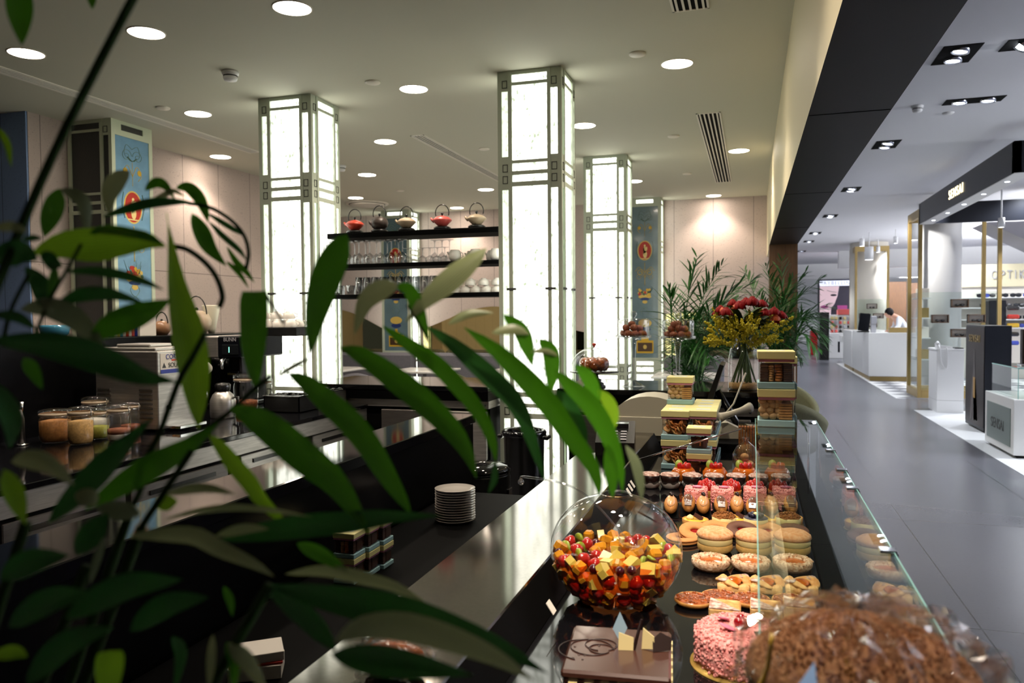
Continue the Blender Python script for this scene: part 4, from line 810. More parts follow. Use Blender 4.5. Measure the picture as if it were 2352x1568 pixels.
def fruit(kind):
    b = MB()
    if kind == 'melon cube': b.box(-.014,-.012,-.011,.014,.012,.011,.005); n, m, c = 'melon_piece', 'fruit_y', 'fruit'
    elif kind == 'pineapple chunk': b.prism([(-.016,-.011),(.013,-.014),(.018,.009),(.003,.016),(-.012,.014)], -.008, .008); n, m, c = 'pineapple_piece', 'fruit_p', 'fruit'
    elif kind == 'strawberry piece': b.lathe([(.0,-.012),(.011,-.01),(.014,.001),(.008,.013),(.0,.017)], 12); n, m, c = 'strawberry_piece', 'fruit_r', 'fruit'
    elif kind == 'kiwi slice': b.lathe([(.0,-.0035),(.013,-.0035),(.014,0),(.013,.0035),(.0,.0035)], 14); n, m, c = 'kiwi_piece', 'fruit_g', 'fruit'
    else: b.ell((0,0,0), (.010,.010,.011), 12, 8); n, m, c = 'grape', 'fruit_d', 'fruit'
    o = b.build(n, m); return o
KD = ['melon cube','pineapple chunk','strawberry piece','kiwi slice','black grape']; CL = {'melon cube':'orange yellow melon cube','pineapple chunk':'pale yellow pineapple chunk','strawberry piece':'red strawberry piece','kiwi slice':'green kiwi slice','black grape':'dark red grape'}
lay = 0; cnt = 0; zz = .014
while zz < bh*.52:
    rr = bowl_r(zz)-.017; rings = [(rr, int(2*PI*rr/.027))] if zz < bh*.40 else [(rr, int(2*PI*rr/.027)), (rr*.68, int(2*PI*rr*.68/.027)), (rr*.36, int(2*PI*rr*.36/.027)), (.0, 1)]
    for (r_, n_) in rings:
        for k in range(n_):
            a = 2*PI*(k+.5*(lay % 2)+R.uniform(-.2,.2))/max(n_,1)
            if zz < bh*.4 and math.sin(a) > .35: continue
            kd = R.choices(KD, [4,4,6,.8,1.2])[0]
            if zz > bh*.40 and R.random() < .07: kd = 'kiwi slice'
            loc = (bc.x+r_*math.cos(a), bc.y+r_*math.sin(a), bc.z+zz+R.uniform(-.003,.006)); rot = (R.uniform(0,6), R.uniform(0,6), R.uniform(0,6))
            if kd not in FR: o = FR[kd] = fruit(kd)
            else: o = FR[kd].copy(); C.objects.link(o)
            o.location = loc; o.rotation_euler = rot; tag(o, CL[kd]+' in the glass fruit salad bowl', 'fruit', kd+'s in the fruit bowl'); cnt += 1
    zz += .0215; lay += 1
a_, b_ = Ad(1203, 1125, d_*1.06), Ad(1330, 1215, d_*1.0); t = thing('ladle', 'clear ladle leaning out of the fruit bowl', 'ladle', (0,0,0))
rimp = Vector((bc.x-.075, bc.y-.02, bc.z+bh+.008)); e1 = rimp+Vector((-.12,-.005,.025)); e2 = Vector((bc.x+.03, bc.y+.0, bc.z+bh*.56))
MB().tube(catmull([e1+Vector((-.012,0,-.012)), e1, rimp, e2], 22), [.004]*22, 8, sq=.6).build('handle', 'barglass', t); MB().ell(e1+Vector((-.012,0,-.012)), .007, 12, 8).build('hook_end', 'barglass', t)
MB().lathe([(.0,0),(.018,.003),(.028,.014),(.03,.024),(.029,.024),(.027,.015),(.017,.005),(.0,.002)], 24, (e2.x+.005, e2.y, e2.z-.012)).build('cup', 'crystal', t)
# wrapped cake in front (cellophane) on the glass shelf
q = Ad(2000, 1500, .66); t = thing('wrapped_cake', 'big sugared brown cake in crinkled cellophane, nearest on the glass shelf', 'cake', (q.x-.008, q.y, GZ+.001))
wr = 255*.66/F_; zt = q.z+.026-GZ
b = MB(); b.ell((0,0,zt*.5), (wr,wr,zt*.5-.006), 110, 60, 0, .0035); b.lathe([(.0,.012),(wr*.8,.012),(wr*.97,.03),(wr*.97,zt*.5),(.0,zt*.5)], 60)
for i in range(2600):
    a, th = R.uniform(0,2*PI), R.uniform(.1,1.35); b.ell((wr*.97*math.sin(th)*math.cos(a), wr*.97*math.sin(th)*math.sin(a), zt*.5+zt*.48*math.cos(th)), R.uniform(.0006,.002), 5, 4, 0)
M['browncake'] = mat('brown_sugared_crust', S(212,156,110), .75, noise=.5, nscale=150, bump=.7, bscale=240, col2=S(168,108,64), detail=6)
b.build('cake_body', 'browncake', t)
MB().lathe([(.0,0),(wr*1.0,0),(wr*1.02,.012),(.0,.012)], 48).build('gold_base', 'goldboard', t)
f = MB(); nu, nv = 58, 17; vs = []; fs = []
for j in range(nv+1):
    th = PI*.5*j/nv*1.12
    for i in range(nu):
        a = 2*PI*i/nu; fold = (.005*math.sin(a*7+2*math.sin(j*.7))+.0045*math.sin(a*13+j*.9)+R.uniform(-.0065,.0065))*(1.4 if math.cos(a) > .5 else 1)
        rr = (wr+.016+(.014*max(0,math.cos(a))**2)+fold*math.sin(th)); vs.append((rr*math.sin(min(th,PI/2))**.8*math.cos(a), rr*math.sin(min(th,PI/2))**.8*math.sin(a), max(.004, (zt+.012)*math.cos(th)**.8 if th < PI/2 else .004)+(fold*.6 if j < nv-3 else 0)))
for j in range(nv):
    for i in range(nu): i2 = (i+1) % nu; fs.append((j*nu+i,(j+1)*nu+i,(j+1)*nu+i2,j*nu+i2))
f.add(vs, fs, 0, False); o = f.build('cellophane_wrap', 'film', t)
q = Ad(1760, 1540, .60)-Vector(t.location); MB().tube(catmull([q+Vector((-.012,.004,-.03)), q, q+Vector((.004,.0,.028))], 8), .006, 6, sq=.3).build('gold_ribbon', 'lemon', t)
q = Ad(1856, 1552, .56)-Vector(t.location); M['blue_tag'] = mat('blue_tag', S(120,170,232), .3); MB().prism([(-.014,-.02),(.006,-.02),(.005,.012)], -.0008, .0008, 0, Matrix.Translation(q) @ Matrix.Rotation(PI/2-1.0,4,'X')).build('blue_tag', 'blue_tag', t)
# ------------------------------------------------------------------ cookie boxes on the glass shelf and at the end of the tray
q = Az(1783, 981, GZ); bs = 83*dep((q.x, q.y, GZ))/F_/.112
gx, gy = q.x, q.y+.055*bs; hb = .118*bs
put_box('balls', (gx, gy, GZ+.0005), 'lower cookie box at the front of the glass shelf, round and flat biscuits', 'cookie boxes on the glass shelf', 0, bs)
put_box('mix', (gx-.001, gy, GZ+.0005+hb), 'upper cookie box at the front of the glass shelf, mixed biscuits in columns', 'cookie boxes on the glass shelf', .01, bs)
for k, (dx, dy, n) in enumerate(((-.024,.125*bs,2),(.045*bs,.24*bs,2))):
    pass
put_box('dark', (gx+.018, gy+.122*bs, GZ+.0005), 'lower dark biscuit box behind the front stack, peeping out right', 'cookie boxes on the glass shelf', 0, bs*.9)
put_box('dark', (gx+.018, gy+.122*bs, GZ+.0005+hb*.9), 'upper dark biscuit box behind the front stack, peeping out right', 'cookie boxes on the glass shelf', 0, bs*.9)
def tray_box(px, py, kind, k, label, back=0, s=None):
    q = Az(px, py, TZ); s = s or 64*dep((q.x,q.y,TZ))/F_/.112; put_box(kind, (q.x, q.y+(.055+.1125*back)*s, TZ+.0008+.1182*s*k), label, 'cookie boxes at the end of the tray', 0, s); return s
PA, PB = (1550, 1078), (1618, 1078); s0 = 64*dep(Az(1550,1078,TZ))/F_/.112
for back, pos, kinds in ((0,'front',['flakes','flakes']),(1,'second',['flakes','balls']),(2,'rear',['flakes','balls','balls'])):
    for k, kd in enumerate(kinds): tray_box(*PA, kd, k, f'cookie box at the tray end, left column, {pos} stack, {["lowest","second","topmost third"][k]} of the stack', back, s0)
for back, pos in ((0,'front'),(1,'second'),(2,'third'),(3,'rear')):
    for k in range(2): tray_box(1613.5, 1078, 'flakes' if (back+k) % 2 else 'mix', k, f'cookie box at the tray end, right column, {pos} stack, {["lower","upper"][k]} box', back, s0)
for k in range(2):
    q = Az(1606, 1097, TZ); put_box('dark', (q.x, q.y+.012, TZ+.0008+.1182*s0*.82*k), ['lower','upper'][k]+' small dark biscuit box standing before the tray end stacks', 'cookie boxes at the end of the tray', 0, s0*.82)
for back in range(3):  # boxes modelled in place of their reflection in the black panel
    for k in range(2):
        q = Ax(811, 1345, -1.1); put_box('mix', (-1.13+.010*back, q.y+.035+.074*back, .6806+.0743*k), f'cookie box standing in for a reflection, low shelf, {["nearest","middle","farthest"][back]} stack, {["lower","upper"][k]} box', 'cookie box reflections modelled on the low shelf', 0, .62)
# ------------------------------------------------------------------ coffee counter
CZ = .8705
M.update(muesli=mat('muesli', S(176,118,58), .8, noise=.35, nscale=90), crisp=mat('crisped_rice', S(206,162,98), .8, noise=.3, nscale=110), pistachio=mat('ground_pistachio', S(150,150,56), .8, noise=.2, nscale=100), cocoa=mat('cocoa_powder', S(140,82,56), .8), sugar=mat('white_sugar', S(232,226,214), .8), granola=mat('granola', S(150,84,42), .7, noise=.5, nscale=70), jarlid=mat('rubber_seal', S(196,176,150), .5), label_blue=mat('label_blue', S(40,56,140), .5), screen_dark=mat('dark_display', (.01,.012,.014), .1), led_green=emis('green_led', (.3,1,.7), 1.2))
def jar(label, px, pyf, w_px, hpx, fill, frac, layers=None, white=False, loc=None, wh=None):
    if loc is None:
        q = Az(px, pyf, CZ); d = dep(q); r = w_px*d/F_/2; h = hpx*d/F_; loc = (q.x, q.y+r, CZ)
    else: r, h = wh
    t = thing('clip_top_jar', label, 'jar', loc, 0, 'clip top jars on the coffee counter')
    hb = h*.80; MB().lathe([(.0,0),(r*.82,0),(r*.9,.01),(r*.97,hb*.2),(r*.98,hb*.8),(r*.88,hb*.95),(r*.88,hb)], 30, cap=False).build('glass_body', 'crystal', t)
    MB().lathe([(r*.9,hb-.004),(r*.97,hb),(r*.97,hb+.006),(r*.9,hb+.009)], 30, cap=False).build('rubber_seal', 'jarlid', t)
    l = MB().lathe([(r*.9,hb+.008),(r*1.0,hb+.012),(r*.98,h*.93),(r*.7,h*.985),(.0,h)], 30, cap=False).build('glass_lid', 'crystal', t)
    c = MB(); c.tube([(r*.98,0,hb*.86),(r*1.12,0,hb*.92),(r*1.13,0,hb+.02),(r*1.0,0,h*.93)], .0022, 6); c.tube(arc(0,0,r*.985,0,2*PI,24,lambda u,v:(u,v,hb-.006)), .002, 5); c.build('wire_clip', 'chrome', t)
    f = MB(); f.lathe([(.0,.006),(r*.8,.006),(r*.88,.014),(r*.94,hb*.25),(r*.94,hb*frac),(r*.5,hb*frac+r*.08),(.0,hb*frac+r*.12)], 28, jit=.012); o = f.build('jar_contents', fill, t); o['kind'] = 'stuff'
    if layers:
        m2, f2 = layers; o = MB().lathe([(.0,hb*frac),(r*.94,hb*frac),(r*.94,hb*f2),(.0,hb*f2+r*.1)], 28).build('jar_contents', m2, t); o['kind'] = 'stuff'
    return t
jar('wide clip top jar of muesli, leftmost of the jar cluster', 98, 1020, 70, 80, 'muesli', .78)
jar('clip top jar of pale crisped rice in front of the jar cluster', 163, 1024, 56, 90, 'crisp', .75)
jar('clip top jar of green ground pistachio in the jar cluster', 209, 1011, 46, 74, 'pistachio', .50)
jar('clip top jar with white sugar below brown cocoa, front right of the cluster', 254, 1017, 52, 88, 'sugar', .26, ('cocoa', .42))
jar('tall clip top jar at the rear of the jar cluster', 196, 996, 60, 86, 'sugar', .45)
jar('narrow clip top jar close to the steel machine', 284, 998, 44, 76, 'cocoa', .34)
jar('large glass jar of granola beside the steel pot', 548, 945, 56, 88, 'granola', .32)
jar('smaller glass jar standing behind the large granola jar', 603, 925, 28, 58, 'granola', .3)
# tap / dispenser at the far left
q = Az(50, 1022, CZ); t = thing('beer_tap', 'chrome dispenser tap at the left end of the coffee counter', 'tap', (q.x, q.y, CZ)); k = dep(q)/F_
MB().lathe([(.0,0),(.03,0),(.03,.006),(.018,.01),(.0,.01)], 20).build('base', 'chrome', t); MB().tube([(0,0,.01),(0,0,60*k),(.012,-.02,80*k)], [.015,.014,.012], 12).build('column', 'dark_steel', t); MB().tube([(0,0,72*k),(.004,0,100*k)], [.008,.011], 10).build('lever', 'chrome', t)
# whipped cream machine
m0 = Az(365, 993, CZ); mx0 = Ay(220, 900, m0.y).x; mz = Ay(365, 807, m0.y).z; my1 = Ax(455, 975, m0.x).y
t = thing('cream_machine', 'stainless cream machine with louvred side and blue maker label', 'machine', (m0.x, m0.y, CZ)); wx = m0.x-mx0; wy = min(my1-m0.y, .62); wx = min(wx, m0.x+3.41); hz = mz-CZ
MB().box(-wx,0,.012,0,wy,hz,.004).build('housing', 'steel', t)
for (a, b2) in ((-wx+.02,.06),(-.02,.06),(-wx+.02,wy-.06),(-.02,wy-.06)): MB().lathe([(.0,0),(.015,0),(.012,.013),(.0,.013)], 12, (a,b2,0)).build('foot', 'plastic', t)
MB().box(-wx+.02,.02,hz,-.03,wy-.03,hz+.018,.004).build('lid', 'steel', t); MB().box(-wx+.09,.05,hz+.018,-.09,wy-.08,hz+.036,.006).build('lid_cover', 'steel', t)
for (u0, u1) in ((-wx+.015,-wx+.10),(-.115,-.035)):
    for i in range(7): MB().box(u0,-.008,hz*.16+i*.024,u1,.004,hz*.16+i*.024+.011,.002,0).build('louvre', 'dark_steel', t)
MB().box(.0,.02,hz*.72,.002,.24,hz*.97).build('maker_label', 'paper', t); MB().box(.0015,.02,hz*.72,.003,.24,hz*.77).build('label_band', 'label_blue', t)
M['text_black'] = mat('text_black', (.02,.02,.02), .5); M['text_red'] = mat('text_red', S(210,70,50), .5)
lettering('maker_name', 'COREMA', .036, 'label_blue', t, (.0035,.13,hz*.925), (0,1,0), (0,0,1), .0004); MB().box(.002,.10,hz*.872,.003,.16,hz*.892).build('label_mark', 'text_red', t); lettering('maker_name', 'SOLARO', .034, 'text_black', t, (.0035,.14,hz*.82), (0,1,0), (0,0,1), .0004); MB().prism([(-.014,-.012),(.014,-.012),(0,.014)],0,.001,0,Matrix(((0,0,1,.002),(1,0,0,.045),(0,1,0,hz*.82),(0,0,0,1)))).build('warning_mark','text_black',t)
sw = MB().box(0,.06,hz*.27,.008,.085,hz*.32,.002).build('rocker_switch', 'plastic', t); MB().lathe([(.0,0),(.032,0),(.034,.03),(.02,.05),(.0,.05)], 20, T=Matrix.Translation((0,.34,hz*.74)) @ Matrix.Rotation(PI/2,4,'Y')).build('dial', 'offwhite', t); MB().tube([(0,.3,hz*.45),(.05,.3,hz*.42),(.05,.3,hz*.36)],[.016,.014,.01],10).build('nozzle','chrome',t); MB().box(0,.05,.012,.09,wy-.04,.03,.003).build('drip_tray', 'chrome', t)
# brewer
b0 = Ad(500, 800, 4.2); t = thing('coffee_brewer', 'black and steel coffee brewer with dark display beside the left column', 'coffee machine', (-2.86, 4.2, CZ)); bz = lambda py: Ay(540, py, 4.2).z-CZ; xl, xr = max(-.55, Ay(395, 800, 4.2).x+2.86), Ay(556, 800, 4.2).x+2.86; xm = Ay(500, 800, 4.2).x+2.86
zb, zt = bz(822), bz(772)
MB().box(xl,0,zb,xm,.42,zt,.006).build('steel_hood', 'steel', t); MB().box(xm,-.004,zb,xr,.45,zt,.008).build('head', 'navy', t); d = MB().box(xm+.035,-.008,zb+.02,xr-.025,0,zb+.085,.003).build('display', 'screen_dark', t)
MB().box((xm+xr)/2-.002,-.0095,zb+.035,(xm+xr)/2+.002,-.008,zb+.07).build('display_light', 'led_green', d); M['text_grey'] = mat('text_grey', S(170,170,176), .4)
lettering('maker_name', 'BUNN', .034, 'text_grey', t, ((xm+xr)/2+.005,-.006,zt-.022), (1,0,0), (0,0,1), .0006)
MB().box(xm-.10,.14,.03,xm+.07,.42,zb,.01).build('rear_column', 'plastic', t); MB().box(xm-.12,.03,0,xm+.08,.44,.03,.006).build('base', 'plastic', t); MB().lathe([(.0,0),(.045,0),(.06,.045),(.062,.06),(.0,.06)], 24, (xm-.03,.06,zb-.062)).build('brew_basket', 'plastic', t)
MB().tube([(xm+.05,.0,zb),(xm+.05,-.03,zb-.02),(xm+.065,-.05,zb-.07)],[.012,.012,.01],10).build('tap', 'chrome', t); pl = MB().box(xm-.02,.095,zb*.62,xm+.08,.10,zb*.72).build('badge', 'screen_dark', t); lettering('badge_text', 'infusion', .02, 'gold', t, (xm+.03,.094,zb*.67), (1,0,0), (0,0,1), .0004)
q = Az(500, 961, CZ); t = thing('steel_jug', 'round brushed steel coffee jug with black collar in front of the brewer', 'jug', (q.x, q.y+.05, CZ)); k = dep(q)/F_; r = 29*k
MB().lathe([(.0,0),(r*.92,0),(r*.98,.01),(r,.05),(r*.98,r*1.4),(r*.78,r*1.85),(r*.5,r*2.1)], 34, cap=False).build('body', 'steel', t); MB().lathe([(r*.52,r*2.08),(r*.56,r*2.2),(r*.62,r*2.6),(r*.5,r*2.75),(.0,r*2.8)], 28).build('collar', 'plastic', t)
MB().tube([(r*.95,.0,r*1.6),(r*1.4,0,r*1.7),(r*1.4,0,r*.7),(r*.98,0,r*.5)], .008, 8).build('handle', 'plastic', t)
def tray_bin(name, label, px0, px1, pyb, pyt, m, dy=.22, fill=True):
    a, b2 = Az(px0, pyb, CZ), Az(px1, pyb, CZ); h = (pyb-pyt)*dep((a+b2)/2)/F_*.93; t = thing(name, label, 'container', ((a.x+b2.x)/2, a.y, CZ)); w = (b2.x-a.x)/2
    b = MB()
    b.box(-w,0,0,w,dy,.006); b.box(-w,0,0,-w+.006,dy,h); b.box(w-.006,0,0,w,dy,h); b.box(-w,0,0,w,.006,h); b.box(-w,dy-.006,0,w,dy,h); b.build('walls', m, t); r_ = MB(); r_.box(-w-.004,-.004,h-.004,w+.004,.004,h+.002,.001); r_.box(w-.004,0,h-.004,w+.004,dy,h+.002,.001); r_.build('rim', 'chrome', t)
    if fill:
        g = MB()
        for i in range(14): g.ell((R.uniform(-w*.8,w*.8), R.uniform(.03,dy-.03), h-.006+R.uniform(0,.01)), (.02,.014,.009), 8, 5, 0, .1)
        g.build('tea_bags', 'plastic', t)['kind'] = 'stuff'
    return t
tray_bin('caddy_tray', 'black open caddy tray on the coffee counter near the left column', 606, 700, 946, 905, 'plastic'); tray_bin('steel_pan', 'steel edged dark pan beside the black caddy tray', 712, 776, 930, 893, 'dark_steel', .16)
q = Az(634, 893, CZ); t = thing('napkin_stack', 'stack of white napkins behind the black caddy tray', 'napkins', (-2.98, 4.56, CZ))
for i in range(4): MB().box(-.07,-.07,.013*i,.07,.07,.013*i+.012,.003,0,Matrix.Rotation(.06*i,4,'Z')).build('napkin_pack', 'paper', t)
t['label'] = 'stack of white napkins behind the black caddy tray'
# things on the service ledge
LZ = 1.3505
def on_ledge(px, py=768, x=-3.58): q = Ax(px, py, x); return (x, q.y, LZ)
l = on_ledge(126); k = dep(l)/F_; t = thing('turquoise_bowl', 'turquoise glazed bowl on the service ledge', 'bowl', l)
MB().lathe([(.0,0),(18*k,0),(28*k,10*k),(32*k,24*k),(31*k,31*k),(29.5*k,31*k),(30*k,22*k),(26*k,10*k),(.0,4*k)], 36).build('body', 'bluebowl', t)
def clay_pot(label, px, w, m='tea_beige'):
    l = on_ledge(px); k = dep(l)/F_; t = thing('clay_teapot', label, 'teapot', l, 0, 'clay teapots on the service ledge'); r = w*k/2
    MB().lathe([(.0,0),(r*.6,0),(r*.95,r*.5),(r,r*.9),(r*.8,r*1.35),(r*.4,r*1.6),(.0,r*1.62)], 28).build('body', m, t); MB().ell((0,0,r*1.7), r*.14, 10, 8).build('lid_knob', 'plastic', t)
    MB().tube([(r*.85*math.cos(a), 0, r*1.35+r*1.25*math.sin(a)) for a in [PI*i/16 for i in range(17)]], .004, 8).build('hoop_handle', 'plastic', t); MB().tube([(-r*.9,0,r*.8),(-r*1.3,0,r*1.1),(-r*1.4,0,r*1.4)],[r*.2,r*.14,r*.1],8).build('spout', m, t)
M['clay'] = mat('brown_clay', S(150,110,78), .35, noise=.2, nscale=20)
clay_pot('brown clay teapot on the ledge left of the bright leaf', 372, 40, 'clay'); clay_pot('beige clay teapot with hoop handle on the ledge right of the bright leaf', 452, 66, 'tea_beige')
l = on_ledge(486, x=-3.60); k = dep(l)/F_; tag(MB().lathe([(.0,0),(.02,0),(.03,.03),(40*k*.5,62*k),(40*k*.48,64*k),(.0,.03)], 24, l).build('ivory_cone_vase', 'offwhite'), 'pale ivory cone shaped vase on the service ledge', 'vase')
for i, (px, m, h) in enumerate(((246,'label_blue',44),(255,'paint_dgreen',50),(263,'paper',54),(271,'paint_ochre',50),(279,'bluebowl',58),(288,'paper',52),(297,'paint_crimson',46),(305,'paper',55),(313,'tea_coral',48),(321,'label_blue',52),(329,'paper',44))):
    l = on_ledge(285); k = dep(l)/F_; l = (-3.58+(i-5)*.0215, l[1], LZ); t = thing('book', 'upright book with %s spine on the service ledge, %s' % ({'label_blue':'dark blue','paint_dgreen':'green','paper':'white','paint_ochre':'ochre','bluebowl':'turquoise','paint_crimson':'red','tea_coral':'coral'}[m], nth(i, 11)), 'book', l, 0, 'books on the service ledge')
    MB().box(-.0098,0,0,.0098,.13,h*k,.002).build('cover', m, t); MB().box(-.0075,.004,.003,.0075,.1325,h*k-.004).build('pages', 'paper', t)
t = thing('cup_tray', 'black tray with upturned white cups on top of the brewer', 'tray', (-3.0, 4.30, CZ+zt)); MB().box(-.11,-.06,0,.28,.2,.055,.004).build('tray_body', 'plastic', t)
for j in range(2):
    for i in range(4): dup(cp, (-3.06+.09*i, 4.29+.085*j, CZ+zt+.0552), .5, 'upturned white cup on the brewer tray, '+['front','rear'][j]+' row, '+nth(i, 4), 'upturned white cups')
for i in range(3): dup(cp, (-3.01+.09*i, 4.33, CZ+zt+.106), .5, 'upturned white cup on the brewer tray, upper layer, '+nth(i, 3), 'upturned white cups')
# paper roll and hanging things low under the counter
q = Ax(443, 1158, -1.25); tag(MB().lathe([(.012,-.11),(.05,-.11),(.05,.11),(.012,.11)], 26, T=Matrix.Translation((-2.30, 2.40, .62)) @ Matrix.Rotation(PI/2,4,'X')).build('hanging_paper_roll', 'paper'), 'white paper roll hanging in front of the coffee counter drawers', 'paper roll')
tag(MB().tube([(-2.455,2.27,.62),(-2.30,2.27,.62),(-2.30,2.53,.62),(-2.455,2.53,.62)], .006, 8).build('roll_holder', 'chrome'), 'chrome bracket holding the white paper roll', 'bracket')
# notebooks on the low shelf and a wrapped sweet on the worktop
q = Az(590, 1545, .68)
for i, (m, h) in enumerate((('paper',.03),('paint_crimson',.006),('paper',.02))):
    t = thing('notebook', ['thick white paper pad, lowest of the pile on the low shelf','thin dark red notebook between two white paper pads','white paper pad, topmost of the pile on the low shelf'][i], 'notebook', (max(q.x,-1.16), q.y, .6806+[0,.03,.036][i]), .5+.08*i)
    MB().box(-.055,-.04,0,.055,.04,h-.0006,.001).build('pages' if m == 'paper' else 'cover', m, t)
q = Az(905, 1540, .91); t = thing('wrapped_pastry', 'small brown pastry in sparkling cellophane at the left end of the worktop', 'pastry', (q.x, q.y, .9106))
MB().ell((0,0,.022), (.05,.032,.022), 24, 14, 0, .05).build('pastry_body', 'caramel', t); f = MB(); f.ell((0,0,.025), (.064,.044,.034), 30, 14, 0, .16); f.s = [False]*len(f.s)
f.v = [(x,y,max(z,.0006)) for x,y,z in f.v]; f.build('cellophane_wrap', 'film', t)
# ------------------------------------------------------------------ on the right back bar
BZ = 1.0005
M.update(doughnut=mat('brown_doughnut', S(176,92,48), .6, noise=.35, nscale=60, bump=.5, bscale=90), choco_stand=mat('dark_cast_stand', S(40,34,32), .25, .6))
def cake_stand(label, px):
    x = Ay(px, 888, 4.92).x; k = dep((x,4.92,1.1))/F_; t = thing('stemmed_cake_stand', label, 'cake stand', (x, 4.92, BZ), 0, 'tall stemmed cake stands')
    z1 = 112*k; MB().lathe([(.0,0),(27*k,.002),(24*k,.006),(8*k,12*k),(4.4*k,18*k),(4*k,45*k),(5.6*k,80*k),(8*k,z1-8*k),(14*k,z1-3*k),(40*k,z1),(40.5*k,z1+6*k),(39*k,z1+6*k),(38*k,z1+2.2*k),(.0,z1+2.*k)], 36).build('stand', 'barglass', t)
    MB().lathe([(36*k,z1+3.5*k),(36.5*k,z1+40*k),(34*k,z1+44*k),(.0,z1+45*k)], 36, cap=False).build('glass_cover', 'barglass', t); MB().lathe([(5*k,z1+45*k),(4*k,z1+47*k),(8.5*k,z1+52*k),(9*k,z1+57*k),(5*k,z1+61*k),(.0,z1+61.5*k)], 20, cap=False).build('cover_knob', 'barglass', t)
    return t, x, BZ+z1+2.2*k, k
def heap(x, zz, k, where, kind):
    pts = [(-22,0),(-9,-14),(6,-16),(20,-6),(22,8),(6,10),(-10,12),(-16,-2,13),(2,-6,14),(14,2,12),(-4,4,22)] if kind == 0 else [(-22,0),(-8,-16),(10,-16),(23,-4),(16,12),(0,4),(-14,10),(-14,-4,13),(3,-6,14),(16,-2,13),(0,2,24),(-8,-2,23)]
    for i, p_ in enumerate(pts):
        r = 9.2*k; b = MB(); b.ell((0,0,0), (r,r*.95,r*.78), 16, 10, 0, .05)
        o = b.build('doughnut_ball', 'doughnut', None, (x+p_[0]*k, 4.92+p_[1]*k, zz+r*.8+(p_[2]*k if len(p_) > 2 else 0)), (R.uniform(0,1),R.uniform(0,1),0)); tag(o, 'brown fried doughnut under the '+where+' glass cover', 'doughnut', 'doughnuts under the '+where+' cover')
t, x, zz, k = cake_stand('tall stemmed glass cake stand, left of the pair, with covered doughnuts', 1455); heap(x, zz, k, 'left', 0)
t, x, zz, k = cake_stand('tall stemmed glass cake stand, right of the pair, with covered doughnuts', 1557); heap(x, zz, k, 'right', 1)
x = Ay(1365, 890, 4.85).x; k = dep((x,4.85,1.1))/F_; t = thing('domed_cake_stand', 'dark footed cake stand with glass dome and brown ring cake', 'cake stand', (x, 4.85, BZ)); z1 = 34*k
MB().lathe([(.0,0),(26*k,0),(26*k,3*k),(22*k,5*k),(22*k,9*k),(16*k,12*k),(17*k,17*k),(11*k,20*k),(9*k,28*k),(16*k,31*k),(56*k,z1),(57*k,z1+1.5*k),(.0,z1+1.5*k)], 40).build('foot_and_plate', 'choco_stand', t)
MB().lathe([(55*k*math.sin(PI/2*i/16), z1+2*k+56*k*math.cos(PI/2*i/16)) for i in range(16,-1,-1)], 44, cap=False).build('glass_dome', 'crystal', t); MB().lathe([(2*k,z1+57*k),(2.5*k,z1+60*k),(5*k,z1+63*k),(4*k,z1+66*k),(.0,z1+67*k)], 16).build('dome_knob', 'tea_red', t)
c = MB(); vs = []; n = 40
for i in range(n):
    a = 2*PI*i/n; fl = 1+.06*math.cos(a*10)
    for j in range(12): b2 = 2*PI*j/12; rr = (22+11*math.cos(b2))*fl; vs.append((rr*k*math.cos(a), rr*k*math.sin(a), (18+15*math.sin(b2)*(1+.08*math.cos(a*10)))*k))
c.add(vs, [(i*12+j, ((i+1) % n)*12+j, ((i+1) % n)*12+(j+1) % 12, i*12+(j+1) % 12) for i in range(n) for j in range(12)], 0, True)
tag(c.build('ring_cake', 'caramel', None, (x, 4.85, BZ+z1+.4*k)), 'glazed brown ring cake under the glass dome', 'cake')
# vase of flowers
x = Ay(1708, 892, 4.9).x; k = dep((x,4.9,1.1))/F_; vz = 118*k; t = thing('glass_vase', 'clear glass vase standing on the right back bar', 'vase', (x, 4.9, BZ))
MB().lathe([(.0,0),(34*k,0),(34.5*k,4*k),(34*k,70*k),(30*k,92*k),(20*k,108*k),(17*k,vz)], 36, cap=False).build('glass_body', 'crystal', t); MB().lathe([(.0,2*k),(33*k,2*k),(33*k,14*k),(.0,14*k)], 30).build('pebble_layer', 'crisp', t)
M.update(flower_red=mat('red_petals', S(146,6,10), .6, 0, .2), flower_orange=mat('orange_petals', S(232,110,64), .5), goldenrod=mat('goldenrod', S(222,206,52), .7), bouquet_leaf=mat('bouquet_leaf', S(58,84,34), .5), stem_green=mat('stem_green', S(76,104,40), .5))
fl = thing('flower_bouquet', 'bouquet of red roses, orange gerbera and goldenrod in the clear vase', 'bouquet', (x, 4.9, BZ+16*k)); Z0 = 16*k
def pj(px, py, dy=0): q = Ay(px, py, 4.9+dy); return Vector((q.x-x, dy, q.z-BZ-Z0))
for i in range(34):
    a = R.uniform(0,2*PI); rr = R.uniform(8,30)*k; MB().tube(catmull([(rr*math.cos(a),rr*math.sin(a),0),(rr*.35*math.cos(a+.6),rr*.35*math.sin(a+.6),60*k),(9*k*math.cos(a+2.6),9*k*math.sin(a+2.6),100*k),(30*k*math.cos(a+2.9),30*k*math.sin(a+2.9),140*k)], 10), .0035, 5).build('stem', 'stem_green', fl)
def bloom(p_, r, m, name):
    b = MB()
    for ly in range(4):
        for i in range(6):
            a = i*PI/3+ly*.5; q = r*(.85-.2*ly); b.ell((0,0,0), (r*.42,r*.16,r*.5), 8, 6, 0, T=Matrix.Translation(p_+Vector((q*.75*math.cos(a),q*.75*math.sin(a),r*.08*ly))) @ Matrix.Rotation(a+PI/2,4,'Z') @ Matrix.Rotation(-.5+.12*ly,4,'X'))
    b.ell(p_, r*.4, 8, 6); b.build(name, m, fl)
